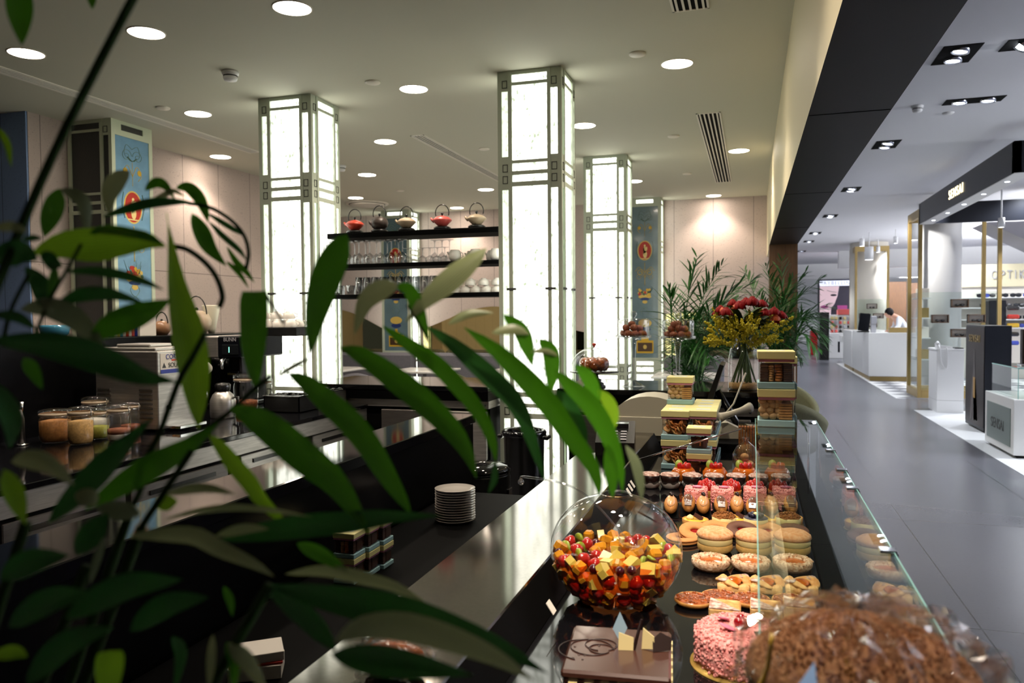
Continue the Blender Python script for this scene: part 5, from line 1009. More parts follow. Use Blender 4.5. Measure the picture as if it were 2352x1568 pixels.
for px, py, dy, r in ((1655,714,-.04,13),(1668,720,-.1,15),(1683,700,0,13),(1698,706,-.05,15),(1713,698,0,15),(1728,696,-.05,16),(1737,700,.02,13),(1750,702,0,14),(1758,722,-.08,13),(1778,719,-.05,14),(1794,728,-.02,14),(1788,742,.0,10),(1647,722,0,12)): bloom(pj(px, py-3, dy-.04), r*k*1.12, 'flower_red', 'rose')
for px, py, dy, r in ((1781,731,-.1,13),(1687,706,-.1,9),(1752,716,.05,9),(1659,712,-.1,9)): bloom(pj(px, py, dy), r*k, 'flower_orange', 'gerbera')
for i in range(58):
    px, py = R.uniform(1632,1806), 0; py = R.uniform(722,792); dy = R.uniform(-.20,.02); p_ = pj(px, py, dy); b = MB(); o = (p_-Vector((0,0,.06))); dirv = (p_-Vector((0,0,.2))).normalized()
    for j in range(34): u = R.uniform(0,1); sp = (1-u)*.018+.003; b.ell(p_+dirv*(u-.4)*.10+Vector((R.uniform(-sp,sp),R.uniform(-sp,sp),R.uniform(-sp,sp))), R.uniform(.004,.0075), 5, 4)
    b.build('goldenrod_spray', 'goldenrod', fl)
def leaf_blade(b, base, d_, ln, w, m=0, n=6):
    d_ = Vector(d_).normalized(); sd = d_.cross(Vector((R.uniform(-.3,.3),R.uniform(-.3,.3),1))).normalized(); up = sd.cross(d_); vs = []
    for i in range(n+1):
        u = i/n; wd_ = w*math.sin(PI*min(1,.08+u*.92))**.8; c_ = Vector(base)+d_*ln*u-Vector((0,0,1))*ln*.18*u*u
        vs += [c_-sd*wd_, c_+up*wd_*.25*-1, c_+sd*wd_]
    b.add(vs, [q for i in range(n) for q in ((3*i,3*i+1,3*i+4,3*i+3),(3*i+1,3*i+2,3*i+5,3*i+4))], m, True)
for i in range(84):
    a = R.uniform(0,2*PI); b = MB(); h = R.uniform(.0,.18); base = Vector((.02*math.cos(a), .02*math.sin(a), 118*k+h*.5)); leaf_blade(b, base, (math.cos(a),math.sin(a),R.uniform(-.2,.9)), R.uniform(.12,.22), R.uniform(.012,.03)); b.build('leaf', 'bouquet_leaf', fl)
# black monitor seen almost edge-on behind the stacks, desk phone and till on the end counter
q0, q1 = Ad(1658, 838, 3.9), Ad(1612, 968, 3.9); t = thing('till_monitor', 'thin black till monitor seen edge on before the vase', 'monitor', (q1.x+.06, q1.y, .6)); dv = q0-Vector((q1.x+.06,q1.y,.6)); e0 = q1-Vector((q1.x+.06,q1.y,.6))
b = MB(); nrm = Vector((dv.z-e0.z,0,-(dv.x-e0.x))).normalized()*.014; yv = Vector((0,.30,0))
vs = [e0-nrm,e0+nrm,dv+nrm*.8,dv-nrm*.8]; vs += [v+yv for v in vs]; b.add(vs, [(0,1,2,3),(7,6,5,4),(0,4,5,1),(1,5,6,2),(2,6,7,3),(3,7,4,0)]); b.build('screen_body', 'plastic', t)
MB().tube([(e0+dv)*.5+Vector((.02,.15,0)), Vector((.10,.16,.30)), Vector((.10,.16,.27))], .018, 8).build('stand_arm', 'plastic', t); MB().box(0,.05,.268,.2,.27,.285,.004).build('stand_base', 'plastic', t)
tag(MB().box(-.62,3.63,0,.19,4.35,.868,.003).build('till_counter', 'black_matt'), 'black till counter closing the end of the pastry case', 'counter')
q = Az(1720, 1012, .868); t = thing('desk_phone', 'ivory desk phone with handset beside the box stacks', 'phone', (Ay(1655,1000,3.85).x, 3.85, .8685), .2)
MB().prism([(-.11,0),(.11,0),(.11,.03),(.02,.075),(-.11,.07)], -.08, .08, 0, Matrix(((1,0,0,0),(0,0,1,0),(0,1,0,0),(0,0,0,1)))).build('body', 'offwhite', t); MB().tube(catmull([(-.02,-.09,.10),(.05,-.09,.125),(.13,-.05,.145)], 10), [.024,.02,.016,.014,.014,.014,.014,.016,.02,.024], 10).build('handset', 'offwhite', t); MB().tube([(.0,.03,.07),(.07,.05,.15),(.13,.06,.30)], .004, 6).build('aerial', 'offwhite', t)
t = thing('label_printer', 'ivory rounded label printer left of the box stacks', 'printer', (Ay(1500,1000,3.95).x, 3.9, .8685)); pr = [(-.17,0),(.17,0),(.17,.09)]+[(.17*math.cos(a)*1.0, .09+.10*math.sin(a)) for a in [PI*i/12 for i in range(1,13)]]
MB().prism(pr, -.12, .12, 0, Matrix(((1,0,0,0),(0,0,-1,0),(0,1,0,0),(0,0,0,1))), True).build('housing', 'offwhite', t); MB().box(-.168,-.125,.0,.168,-.118,.09,.002).build('front_panel', 'offwhite', t)
q = Az(1462, 1052, .91); t = thing('card_terminal', 'black card terminal with sloped grey face at the end of the worktop', 'card terminal', (-.52, 3.06, .9105), .12)
b = MB(); b.add([(-.075,-.09,0),(.075,-.09,0),(.075,.10,0),(-.075,.10,0),(-.075,-.09,.05),(.075,-.09,.05),(.075,.10,.11),(-.075,.10,.11)], [(3,2,1,0),(4,5,6,7),(0,1,5,4),(1,2,6,5),(2,3,7,6),(3,0,4,7)]); b.build('body', 'plastic', t); kb = MB()
for i in range(3):
    for j in range(4): y_ = -.07+j*.022; z_ = .05+(y_+.09)/.19*.06; kb.box(-.05+i*.035,y_,z_+.0005,-.026+i*.035,y_+.013,z_+.006,.002)
kb.build('keypad', 'text_grey', t); MB().box(-.05,.03,.0885,.05,.085,.1075,.001).build('display', 'screen_dark', t)
q = Ad(1719, 1011, 3.3); t = thing('biscuit_packet', 'small packet of brown wafers left of the glass shelf boxes', 'packet', (q.x, 3.45, TZ+.001)); b = MB()
for i in range(7): b.box(-.04+i*.0115,-.03,0,-.031+i*.0115,.03,.145,.001)
b.build('wafers', 'crumble', t); MB().box(-.042,-.032,.0,.042,.032,.15).build('clear_wrap', 'sleeve', t)
q = Az(1712, 1100, TZ); t = thing('biscuit_bag', 'clear bag of round macaroons at the end of the tray', 'bag', (Ay(1713,1050,3.06).x, 3.07, TZ+.001)); b = MB()
for (dx, dz) in ((-.025,.02),(.002,.018),(.025,.022),(-.012,.05),(.014,.052),(-.004,.08)): b.ell((dx,0,dz), (.016,.015,.014), 14, 9)
b.build('macaroons', 'cookie', t)['kind'] = 'stuff'; f = MB(); f.lathe([(.035,.0),(.045,.02),(.046,.09),(.03,.12),(.008,.14),(.012,.155)], 20, sx=1.1, sy=.62, jit=.06, cap=False); f.build('clear_bag', 'film', t)
# ------------------------------------------------------------------ palms behind the flowers
M.update(palm_leaf=mat('palm_leaflet', S(44,100,34), .45, noise=.3, nscale=4), palm_stem=mat('palm_cane', S(120,110,58), .5, noise=.3, nscale=12), pot=mat('dark_pot', S(40,38,38), .4))
def palm(label, base, fr):
    t = thing('potted_palm', label, 'plant', base)
    MB().lathe([(.0,0),(.17,0),(.21,.38),(.22,.40),(.19,.40),(.185,.35),(.0,.35)], 30).build('pot', 'pot', t); bz = Vector((0,0,.36))
    for i, (px, py, dy, bow) in enumerate(fr):
        tip = Ay(px, py, base[1]+dy)-Vector(base); a = math.atan2(tip.y, tip.x); b0_ = bz+Vector((.09*math.cos(a+i), .09*math.sin(a+i), 0)); mid = b0_.lerp(tip, .6)+Vector((0,0,bow*2.2)); mid.x = b0_.x+(tip.x-b0_.x)*.42
        L = catmull([b0_, b0_.lerp(mid,.5)+Vector((0,0,.06)), mid, tip], 40); b = MB(); b.tube(L, [.009-.0075*j/39 for j in range(40)], 5, 0)
        for j in range(14, 40):
            u = (j-14)/25; tg = (L[min(j+1,39)]-L[j-1]).normalized(); sd = tg.cross(Vector((R.uniform(-.15,.15),R.uniform(-.15,.15),1))).normalized()
            for s in (-1, 1): leaf_blade(b, L[j]+tg*R.uniform(-.01,.01), sd*s*(1-.3*u)+tg*(.55+.5*u)+Vector((0,0,R.uniform(-.75,.55))), (.25*math.sin(PI*(.2+.72*u))+.05)*R.uniform(.8,1.15), .0085, 0, 4)
        b.build('frond', 'palm_leaf', t)
    return t
palm('leafy green palm left of the red flowers', (-.52, 6.3, 0), [(1538,668,.0,.12),(1600,592,.2,.1),(1655,612,-.1,.12),(1560,700,-.3,.1),(1572,745,.2,.12),(1620,650,.4,.08),(1700,650,-.2,.12),(1690,690,.3,.1),(1580,800,-.2,.16),(1640,700,-.4,.1),(1600,860,.1,.22),(1665,760,.2,.1),(1560,780,.35,.15),(1630,820,-.35,.2),(1735,640,.1,.12),(1610,720,.0,.1)])
palm('leafy green palm in front of the brown timber post', (.20, 8.4, 0), [(1795,600,.0,.1),(1712,625,.2,.12),(1760,612,-.2,.1),(1850,625,.1,.1),(1885,640,-.1,.12),(1902,700,.2,.14),(1895,770,.0,.2),(1880,800,-.3,.2),(1830,680,.3,.1),(1745,680,-.3,.1),(1720,720,.1,.12),(1905,735,-.2,.18),(1860,720,.3,.14),(1800,740,-.3,.1),(1770,800,.0,.22),(1840,820,.2,.25),(1740,760,.3,.2),(1820,640,-.2,.08),(1780,660,.2,.1)])
# ------------------------------------------------------------------ shop side
def box_thing(name, label, cat, x0, y0, z0, x1, y1, z1, m, b=.004): return tag(MB().box(x0,y0,z0,x1,y1,z1,b).build(name, m), label, cat)
slab('trim_floor_strip', 2.30, 7.5, .0005, 3.9, 12.9, .003, 'whitefloor', 'white floor area under the cosmetics counters')
def hexfloor():
    m = mat('rhomb_floor', S(225,225,226), .35); nt = m.node_tree; bs_ = nt.nodes['Principled BSDF']; tc = nt.nodes.new('ShaderNodeTexCoord'); mp = nt.nodes.new('ShaderNodeMapping'); mp.inputs['Rotation'].default_value = (0,0,PI/4); mp.inputs['Scale'].default_value = (2.4,2.4,2.4); ck = nt.nodes.new('ShaderNodeTexChecker'); ck.inputs['Scale'].default_value = 1.
    ck.inputs[1].default_value = (*S(230,230,230),1); ck.inputs[2].default_value = (*S(104,106,114),1); nt.links.new(tc.outputs['Object'], mp.inputs[0]); nt.links.new(mp.outputs[0], ck.inputs[0]); nt.links.new(ck.outputs[0], bs_.inputs['Base Color']); return m
M['hexfloor'] = hexfloor()
slab('trim_rhomb_floor', 2.33, 14.6, .0005, 6.5, 24.6, .003, 'hexfloor', 'white and grey rhomb patterned floor')
# recessed double spots
M['reflector'] = mat('spot_reflector', S(220,225,240), .15, .9)
def dspot(label, x, y, w=.27, d=.46, along='y', tilt=.18):
    t = thing('recessed_spot', label, 'ceiling light', (x, y, 3.45), 0, 'black recessed double spots')
    MB().box(-w/2,-d/2,-.006,w/2,d/2,0,.001).build('black_plate', 'vent_dark', t)
    for s in (-1, 1):
        off = (0, s*d*.25) if along == 'y' else (s*w*.24, 0); tl = tilt if s < 0 else .1
        T_ = Matrix.Translation((off[0], off[1], -.012)) @ Matrix.Rotation(tl,4,'Y')
        h = MB().lathe([(.062,.02),(.064,-.014),(.058,-.014),(.045,-.004)], 24, T=T_, cap=False).build('spot_housing', 'reflector', t); MB().lathe([(.0,-.003),(.05,-.006)], 24, T=T_, cap=False).build('spot_lamp', 'spot', h)
for i, yy in enumerate((6.85,10.2,13.66,17.2,20.7,23.0,26.5)): dspot('black recessed double spot over the aisle, '+ORD[i]+' along the bulkhead', 1.5 if i < 4 else 1.46, yy)
dspot('wide black recessed double spot beside the shop smoke detector', 1.98, 8.37, .5, .2, 'x', .1); dspot('black recessed spot cut by the right picture edge', 2.0, 6.75, .42, .26, 'x', .7)
q = Az(2178, 259, 3.45); tag(MB().lathe([(.0,-.01),(.05,-.01),(.055,0)], 24, (q.x,q.y,3.45)).build('ceiling_disc', 'white'), 'flat white ceiling disc beside the shop spots', 'sprinkler cover')
# canopy with sign
CX = 2.62; a0, a1 = Ax(2111, 469, CX), Ax(2111, 515, CX); b0_, b1 = Ax(2330, 323, CX), Ax(2330, 396, CX); yf, yn = a0.y, b0_.y; zt, zb = (a0.z+b0_.z)/2, (a1.z+b1.z)/2
t = thing('sign_canopy', 'dark canopy with lit gold letters over the cosmetics counter', 'canopy', (CX, yn, 0)); D_ = yf-yn
fr = MB(); fr.box(0,0,zb,.07,D_,zt); fr.box(0,0,zb,2.6,.07,zt); fr.box(0,D_-.07,zb,2.6,D_,zt); fr.box(2.53,0,zb,2.6,D_,zt); fr.build('fascia', 'navy', t)
u = MB(); u.box(.005,.005,zb-.006,.2,D_-.005,zb); u.box(.2,.005,zb-.006,2.595,.2,zb); u.build('soffit', 'white', t)
c0_ = Ax(2196, 439, CX); hh = (zt-zb); lettering('sign_letters', 'SENSAI', hh*.54, 'letter', t, (-.006, c0_.y-yn, (zt+zb)/2-.0), (0,-1,0), (0,0,1), .004, squeeze=1.12, spacing=1.3)
for i in range(5): MB().lathe([(.0,-.003),(.022,-.003),(.026,0)], 16, (.1, D_*(.12+.19*i), zb-.006), cap=False).build('soffit_spot', 'led', t)
for (dx, dy) in ((.3,D_*.75),(.3,D_*.3),(2.2,D_*.75)): MB().tube([(dx,dy,zt-.02),(dx,dy,3.45)], .008, 6).build('hanging_rod', 'chrome', t)
# gold framed display towers with round column
def tower(label, x0, y0, w, d, h):
    t = thing('gold_display_frame', label, 'display frame', (x0, y0, 0)); p_ = .06; f = MB()
    for (x, y) in ((0,0),(w-p_,0),(0,d-p_),(w-p_,d-p_)): f.box(x,y,0,x+p_,y+p_,h,.004)
    for z in (0, h-.14): f.box(p_,0,z,w-p_,p_,z+.14); f.box(p_,d-p_,z,w-p_,d,z+.14); f.box(0,p_,z,p_,d-p_,z+.14); f.box(w-p_,p_,z,w,d-p_,z+.14)
    f.build('gold_posts', 'gold', t); g = MB().box(p_,.03,.14,w-p_,.04,h*.56).build('glass_front', 'green_glass', t); MB().box(.03,p_,.14,.04,d-p_,h*.56).build('glass_side', 'green_glass', t)
    for i, (fx, fz) in enumerate(((.5,.50),(.24,.42),(.72,.42),(.5,.345))):
        q_ = MB(); ww, hh_ = .26, .14; X, Zc_ = p_+(w-2*p_)*fx, h*fz
        for (a,b2,c_,e_) in ((-ww/2,-hh_/2,ww/2,-hh_/2+.014),(-ww/2,hh_/2-.014,ww/2,hh_/2),(-ww/2,-hh_/2,-ww/2+.014,hh_/2),(ww/2-.014,-hh_/2,ww/2,hh_/2)): q_.box(X+a,-.06,Zc_+b2,X+c_,.03,Zc_+e_)
        s_ = q_.build('glasses_niche', 'paint_brown', t); MB().box(X-ww/2,.022,Zc_-hh_/2,X+ww/2,.03,Zc_+hh_/2).build('niche_back', 'paper', s_)
        sg = MB()
        for e in (-1, 1): sg.ell((X+e*.04,-.02,Zc_-.03), (.032,.008,.022), 12, 8)
        sg.box(X-.07,-.022,Zc_-.022,X+.07,-.016,Zc_-.014); sg.build('sunglasses', 'plastic', s_)
    sh = MB()
    for z in (.62,1.0,1.35,1.7): sh.box(p_,d*.42,z,p_+.22,d-p_-.02,z+.02)
    sh.build('glass_shelf', 'white', t)
    return t
tower('gold framed display tower with glass front, beside the canopy', 2.685, 14.75, 1.25, 1.0, 3.22)
tag(MB().lathe([(.0,0),(.34,0),(.34,3.45),(.0,3.45)], 48, (3.30, 15.95+.15, 0)).build('round_column', 'white'), 'white round column behind the nearer gold frame', 'column')
for i, (z, m, h) in enumerate(((.645,'gold',.16),(1.025,'paper',.18),(1.375,'gold',.17),(1.725,'lamp_trim',.16))): box_thing('packed_carton', ['gold','cream','gold','pink'][i]+' carton on '+['the lowest','the second','the third','the top']+' ' if False else ['small gold carton on the lowest shelf','white carton on the second shelf','gold carton on the third shelf','pale carton on the top shelf'][i]+' inside the nearer gold frame', 'box', 2.80, 15.3, z-.004, 2.96, 15.6, z+h, m)
q = Az(2105, 870, 0); t = thing('bar_stool', 'black bar stool seen through the nearer gold frame', 'stool', (3.36, 17.2, 0))
MB().lathe([(.0,.62),(.19,.62),(.2,.66),(.18,.68),(.0,.68)], 24).build('seat', 'plastic', t); MB().lathe([(.03,.03),(.03,.62)], 14).build('post', 'chrome', t); MB().lathe([(.0,0),(.22,0),(.2,.02),(.03,.04)], 24).build('base', 'chrome', t); MB().box(-.15,.14,.68,.15,.18,.95,.03).build('backrest', 'plastic', t)
fx0 = Az(1964, 573, 3.22)
tower('far gold framed display tower behind the reception counter', fx0.x, fx0.y, Ay(2043,573,fx0.y).x-fx0.x, 1.3, 3.3)
tag(MB().lathe([(.0,0),(.5,0),(.5,3.45),(.0,3.45)], 48, (fx0.x+.02+(Ay(2043,573,fx0.y).x-fx0.x)/2, fx0.y+.75, 0)).build('round_column', 'lamp_trim'), 'cream round column inside the far gold frame', 'column')
# reception counter
t = thing('reception_counter', 'white glossy reception counter with gold plinth across the aisle', 'counter', (2.375, 18.27, 0)); hz = Ay(2060, 764, 18.27).z
b = MB(); b.box(0,0,.1,1.35,.9,hz,.006); b.box(0,.9,.1,.5,2.9,hz,.006); b.build('body', 'white_gloss', t); b = MB(); b.box(.03,.03,0,1.32,.87,.1); b.box(.03,.87,0,.47,2.87,.1); b.build('plinth', 'gold', t); q = Ay(2060, 752, 18.4); MB().box(.42,.12,hz,1.35,.26,q.z,.004).build('gold_upstand', 'gold', t); MB().box(.0,3.05,.1,.9,5.0,hz*.98,.006).build('rear_unit', 'white_gloss', t); MB().box(.03,3.08,0,.87,4.97,.1).build('rear_plinth', 'gold', t)
t = thing('till_screen', 'dark slanted till screen on the white reception counter', 'monitor', (Ay(1982,760,18.9).x, 18.9, hz+.0005)); MB().box(-.11,-.02,.03,.11,.02,.42,.006,0,Matrix.Rotation(.12,4,'Y')).build('screen', 'navy', t); MB().box(-.12,-.1,0,.12,.1,.03,.004).build('stand', 'plastic', t)
t = thing('card_reader', 'grey card reader on a stand on the reception counter', 'card reader', (Ay(2006,760,18.6).x, 18.6, hz+.0005)); MB().box(-.05,-.05,0,.05,.05,.22,.01).build('post', 'text_grey', t); MB().box(-.06,-.06,.2,.06,.03,.36,.01,0,Matrix.Rotation(.1,4,'X')).build('reader', 'text_grey', t)
# person behind the counter: white coat, bending over
px_, py_ = Ay(2076, 745, 19.75).x, 19.75
t = thing('person', 'dark haired person in a white coat bending over the reception counter', 'person', (px_, py_, 0))
def skin_body(name, joints, edges, m, parent, sub=2):
    me = bpy.data.meshes.new(name); me.from_pydata([j[:3] for j in joints], edges, []); o = bpy.data.objects.new(name, me); C.objects.link(o)
    o.modifiers.new('skin', 'SKIN'); o.modifiers.new('sub', 'SUBSURF').levels = sub
    for i, j in enumerate(joints): r_ = j[3]; me.skin_vertices[0].data[i].radius = (r_, j[4] if len(j) > 4 else r_)
    me.skin_vertices[0].data[0].use_root = True; dg = bpy.context.evaluated_depsgraph_get(); dg.update(); m2 = bpy.data.meshes.new_from_object(o.evaluated_get(dg)); bpy.data.objects.remove(o)
    m2.materials.clear(); m2.materials.append(M[m]); m2.polygons.foreach_set('use_smooth', [True]*len(m2.polygons)); m2.name = name; o = bpy.data.objects.new(name, m2); C.objects.link(o); o.parent = parent; return o
J = [(0.0,0,.95,.15,.11),(-.03,0,1.12,.15,.11),(-.13,-.02,1.30,.17,.12),(-.22,-.04,1.40,.06),(-.30,-.05,1.42,.055),
     (-.12,-.18,1.33,.06),(-.16,-.24,1.12,.05),(-.30,-.30,1.03,.04),(-.37,-.31,1.02,.03),(-.12,.16,1.33,.06),(-.16,.22,1.12,.05),(-.30,.20,1.03,.04),(-.37,.18,1.02,.03),
     (.0,-.1,.88,.1),(.02,-.1,.5,.065),(.04,-.1,.09,.045),(-.1,-.1,.04,.04),(.0,.1,.88,.1),(.02,.1,.5,.065),(.04,.1,.09,.045),(-.1,.1,.04,.04)]
E_ = [(0,1),(1,2),(2,3),(3,4),(2,5),(5,6),(6,7),(7,8),(2,9),(9,10),(10,11),(11,12),(0,13),(13,14),(14,15),(15,16),(0,17),(17,18),(18,19),(19,20)]
skin_body('body', J, E_, 'skin', t); CJ = [(j[0],j[1],j[2],j[3]*1.13,(j[4] if len(j) > 4 else j[3])*1.13) for j in J[:3]]+[J[5][:3]+(.072,),J[6][:3]+(.062,),(-.27,-.29,1.05,.052)]+[J[9][:3]+(.072,),J[10][:3]+(.062,),(-.27,.205,1.05,.052)]+[(.02,0,.70,.19,.15)]
skin_body('white_coat', CJ, [(0,1),(1,2),(2,3),(3,4),(4,5),(2,6),(6,7),(7,8),(0,9)], 'coat', t)
TJ = [(j[0],j[1],j[2],j[3]*1.15) for j in J[13:16]]+[(j[0],j[1],j[2],j[3]*1.15) for j in J[17:20]]+[(0,0,.93,.13)]
skin_body('trousers', TJ, [(0,1),(1,2),(3,4),(4,5),(6,0),(6,3)], 'navy', t)
hd = MB(); hd.ell((-.33,-.05,1.45), (.085,.075,.105), 20, 14, 0, 0, None); hd.ell((-.415,-.05,1.43), (.014,.012,.02), 8, 6); o = hd.build('head', 'skin', t); hr = MB(); hr.ell((-.315,-.05,1.475), (.097,.088,.105), 20, 12, 0, .03); hr.build('hair', 'hair', t)
# phone stand, poster pillar, cosmetics counter
s0_, s1 = Az(2151,947,0), Az(2212,948,0); hz = Ay(2180, 805, s0_.y).z
t = thing('white_stand', 'white phone stand with printed paper pad in front of the gold frame', 'stand', (s0_.x, s0_.y, 0)); MB().box(0,0,.18,s1.x-s0_.x,.55,hz,.004).build('body', 'white', t); MB().box(.0,.0,0,s1.x-s0_.x,.55,.178,.004).build('plinth', 'white', t); MB().box(-.01,-.01,hz,s1.x-s0_.x+.01,.56,hz+.025,.003).build('top', 'white', t)
t = thing('desk_telephone', 'white corded telephone on the white stand', 'telephone', (s0_.x+.10, s0_.y+.12, hz+.0255)); MB().prism([(-.09,0),(.11,0),(.11,.03),(-.09,.06)], -.08, .08, 0, Matrix(((1,0,0,0),(0,0,1,0),(0,1,0,0),(0,0,0,1)))).build('body', 'white', t); MB().tube(catmull([(-.07,-.06,.06),(-.07,0,.095),(-.07,.08,.06)], 9), [.026,.022,.017,.016,.016,.016,.017,.022,.026], 10).build('handset', 'white', t)
MB().tube(catmull([(-.07,-.07,.06),(-.07,-.15,.0),(-.05,-.15,-.2),(.02,-.15,-.28),(.03,-.15,-.06),(.02,-.135,.02)], 20), .008, 6).build('cord', 'white', t)
tag(MB().box(s0_.x+.24, s0_.y+.03, hz+.0255, s1.x-.0, s0_.y+.36, hz+.04, .002).build('clipboard', 'navy'), 'dark clipboard lying on the white phone stand', 'clipboard')
p0, p1 = Az(2213,973,0), Az(2262,995,0); hz = Ay(2262, 748, p1.y).z; PXF = (p0.x+p1.x)/2; xr_ = Ay(2324, 800, p1.y).x
t = thing('poster_pillar', 'dark glossy poster pillar with gold lettering and perfume bottle picture', 'display stand', (PXF, p1.y, 0)); D_ = p0.y-p1.y
M.update(poster_brown=mat('poster_brown', S(46,33,27), .4, 0, .15, noise=.5, nscale=3), poster_smoke=mat('poster_smoke', S(104,98,98), .5, 0, .15), poster_gold=mat('poster_gold', S(170,130,50), .4))
MB().box(.004,0,.02,xr_-PXF,D_,hz,.004).build('pillar_body', 'navy', t); MB().box(0,.01,.06,.004,D_-.01,hz-.02).build('poster', 'poster_brown', t); Tp = Matrix(((0,0,-1,-.001),(-1,0,0,D_/2),(0,1,0,0),(0,0,0,1)))
bo = MB(); bo.prism([(-.035,hz*.30),(.035,hz*.30),(.045,hz*.55),(.02,hz*.64),(.012,hz*.77),(-.012,hz*.77),(-.02,hz*.64),(-.045,hz*.55)], 0, .002, 0, Tp); bo.build('printed_bottle', 'poster_smoke', t)
sm = MB()
for i in range(7):
    a = R.uniform(-.16,.16); sm.prism([(a-.03,.1),(a+.05,.12),(a*.5+.05,hz*.38),(a*.4,hz*.55),(a*.6-.04,hz*.3)], -.0005*i, .0006, 0, Tp)
sm.build('printed_veil', 'poster_smoke', t); MB().box(-.0035,D_/2-.045,hz*.30,-.001,D_/2+.045,hz*.50).build('printed_gold_bar', 'poster_gold', t); lettering('poster_letters', 'SENSAI', .13, 'gold', t, (-.004, D_/2, hz*.87), (0,-1,0), (0,0,1), .002, squeeze=1.05, spacing=1.25)
k0, k1 = Az(2264,1017,0), Az(2327,1053,0); KX = k1.x; zl = Ax(2327, 917, KX).z; t = thing('cosmetics_counter', 'white low cosmetics counter with grey green lettered panel and glass case', 'counter', (KX, k1.y, 0)); D_ = k0.y-k1.y
M['greypanel'] = mat('grey_green_panel', S(112,126,120), .35)
MB().box(0,0,.03,1.4,D_,zl,.004).build('body', 'white_gloss', t); MB().box(.04,.04,0,1.36,D_-.04,.03).build('shadow_plinth', 'black_matt', t); MB().box(-.006,.09,.10,.002,D_-.09,zl-.10,.001).build('side_panel', 'greypanel', t); lettering('panel_letters', 'SENSAI', .155, 'dark_letter', t, (-.0075, D_/2+.02, zl*.47), (0,-1,0), (0,0,1), .0015, squeeze=.95)
zg = Ax(2330, 843, KX+.05).z; v = MB(); v.box(.05,.05,zl,.058,D_-.05,zg); v.box(.05,.05,zl,1.35,.058,zg); v.box(.05,.05,zg-.01,1.35,D_-.05,zg); v.build('glass_case', 'green_glass', t)
e = MB(); e.box(.05,.048,zg-.011,1.35,.051,zg+.001); e.box(.048,.05,zg-.011,.051,D_-.05,zg+.001); e.box(.048,.048,zl,.053,.053,zg); e.build('glass_edge', 'glass_edge', t); lettering('case_letters', 'TSUYA', .12, 'text_grey', t, (.33,.047,zl+.1), (1,0,0), (0,0,1), .001)
MB().box(.25,.15,zl,.5,.4,zl+.12,.01).build('display_block', 'white', t)
q = Ay(2343, 800, k1.y+.3); t = thing('perfume_tester', 'brown and silver perfume tester on the glass case', 'perfume', (KX+.18, k1.y+.25, zg+.0005)); MB().box(-.05,-.04,.03,.05,.04,.38,.004).build('printed_card', 'poster_brown', t); MB().box(-.07,-.06,0,.07,.06,.03,.004).build('base', 'chrome', t); tag(MB().lathe([(.0,0),(.035,0),(.035,.2),(.015,.22),(.015,.28),(.0,.28)], 20, (KX+.36, k1.y+.2, zg+.0005)).build('silver_bottle', 'chrome'), 'slim silver bottle beside the perfume tester', 'bottle')
# optician wall
OY = 19.5; ox0 = 4.15; t = thing('optician_wall', 'cream optician wall with thin letters and lit shelves', 'shop display', (0, OY, 0)); oz = lambda py: Ay(2300, py, OY).z
MB().box(ox0,.02,0,9.5,.2,oz(606),0).build('wall_panel', 'paper', t); MB().box(ox0,.0,oz(658),9.5,.02,oz(606)).build('sign_band', 'cream', t); q = Ay(2276, 632, OY); lettering('thin_letters', 'OPTIKA', .27, 'text_grey', t, (q.x, -.008, q.z), (1,0,0), (0,0,1), .002, 'LEFT', squeeze=.62, spacing=1.5)
k = 0
for r_, py in enumerate((683,706,733,752)):
    MB().box(ox0+.05,-.22,oz(py)-.02,9.4,.02,oz(py),.002).build('shelf', 'white', t)
    for i in range(7):
        px = 2258+i*30+(r_ % 2)*8
        if px > 2356: break
        q = Ay(px, py, OY-.12); g = thing('sunglasses', 'dark sunglasses on the optician shelf, %s row, %s' % (['top','second','third','lowest'][r_], nth(i)), 'sunglasses', (q.x, OY-.12, oz(py)+.001), 0, 'sunglasses on the optician wall')
        for e in (-1, 1): MB().ell((e*.07,0,.045), (.06,.01,.045), 14, 8).build('lens', R.choice(['plastic','navy','label_blue']), g)
        MB().box(-.14,-.006,.07,.14,.006,.082,.002).build('frame', 'plastic', g)
t = thing('glasses_tower', 'dark standing display of coloured sunglasses before the optician wall', 'display stand', (Ay(2286,740,16.5).x, 16.5, 0)); hz = Ay(2286, 690, 16.5).z; MB().box(-.14,-.14,0,.14,.14,hz,.01).build('column', 'navy', t)
for i, m in enumerate(('plastic','paint_crimson','paint_yellow','plastic','label_blue')): MB().box(.14,-.2,hz-.18-.16*i,.34,-.14,hz-.10-.16*i,.02).build('glasses_pair', m, t)
# sloped grey stair soffit upper right
q = [Ay(2266, 510, 18.5), Ay(2420, 580, 18.5), Ay(2420, 505, 18.5)]
b = MB(); b.prism([(p_.x, p_.z) for p_ in q], 0, 1.2, 0, Matrix(((1,0,0,0),(0,0,1,18.5),(0,1,0,0),(0,0,0,1)))); M['stair'] = mat('grey_soffit', S(104,102,108), .6); struct('trim_stair_soffit', b, 'stair', 'sloping grey stair soffit')
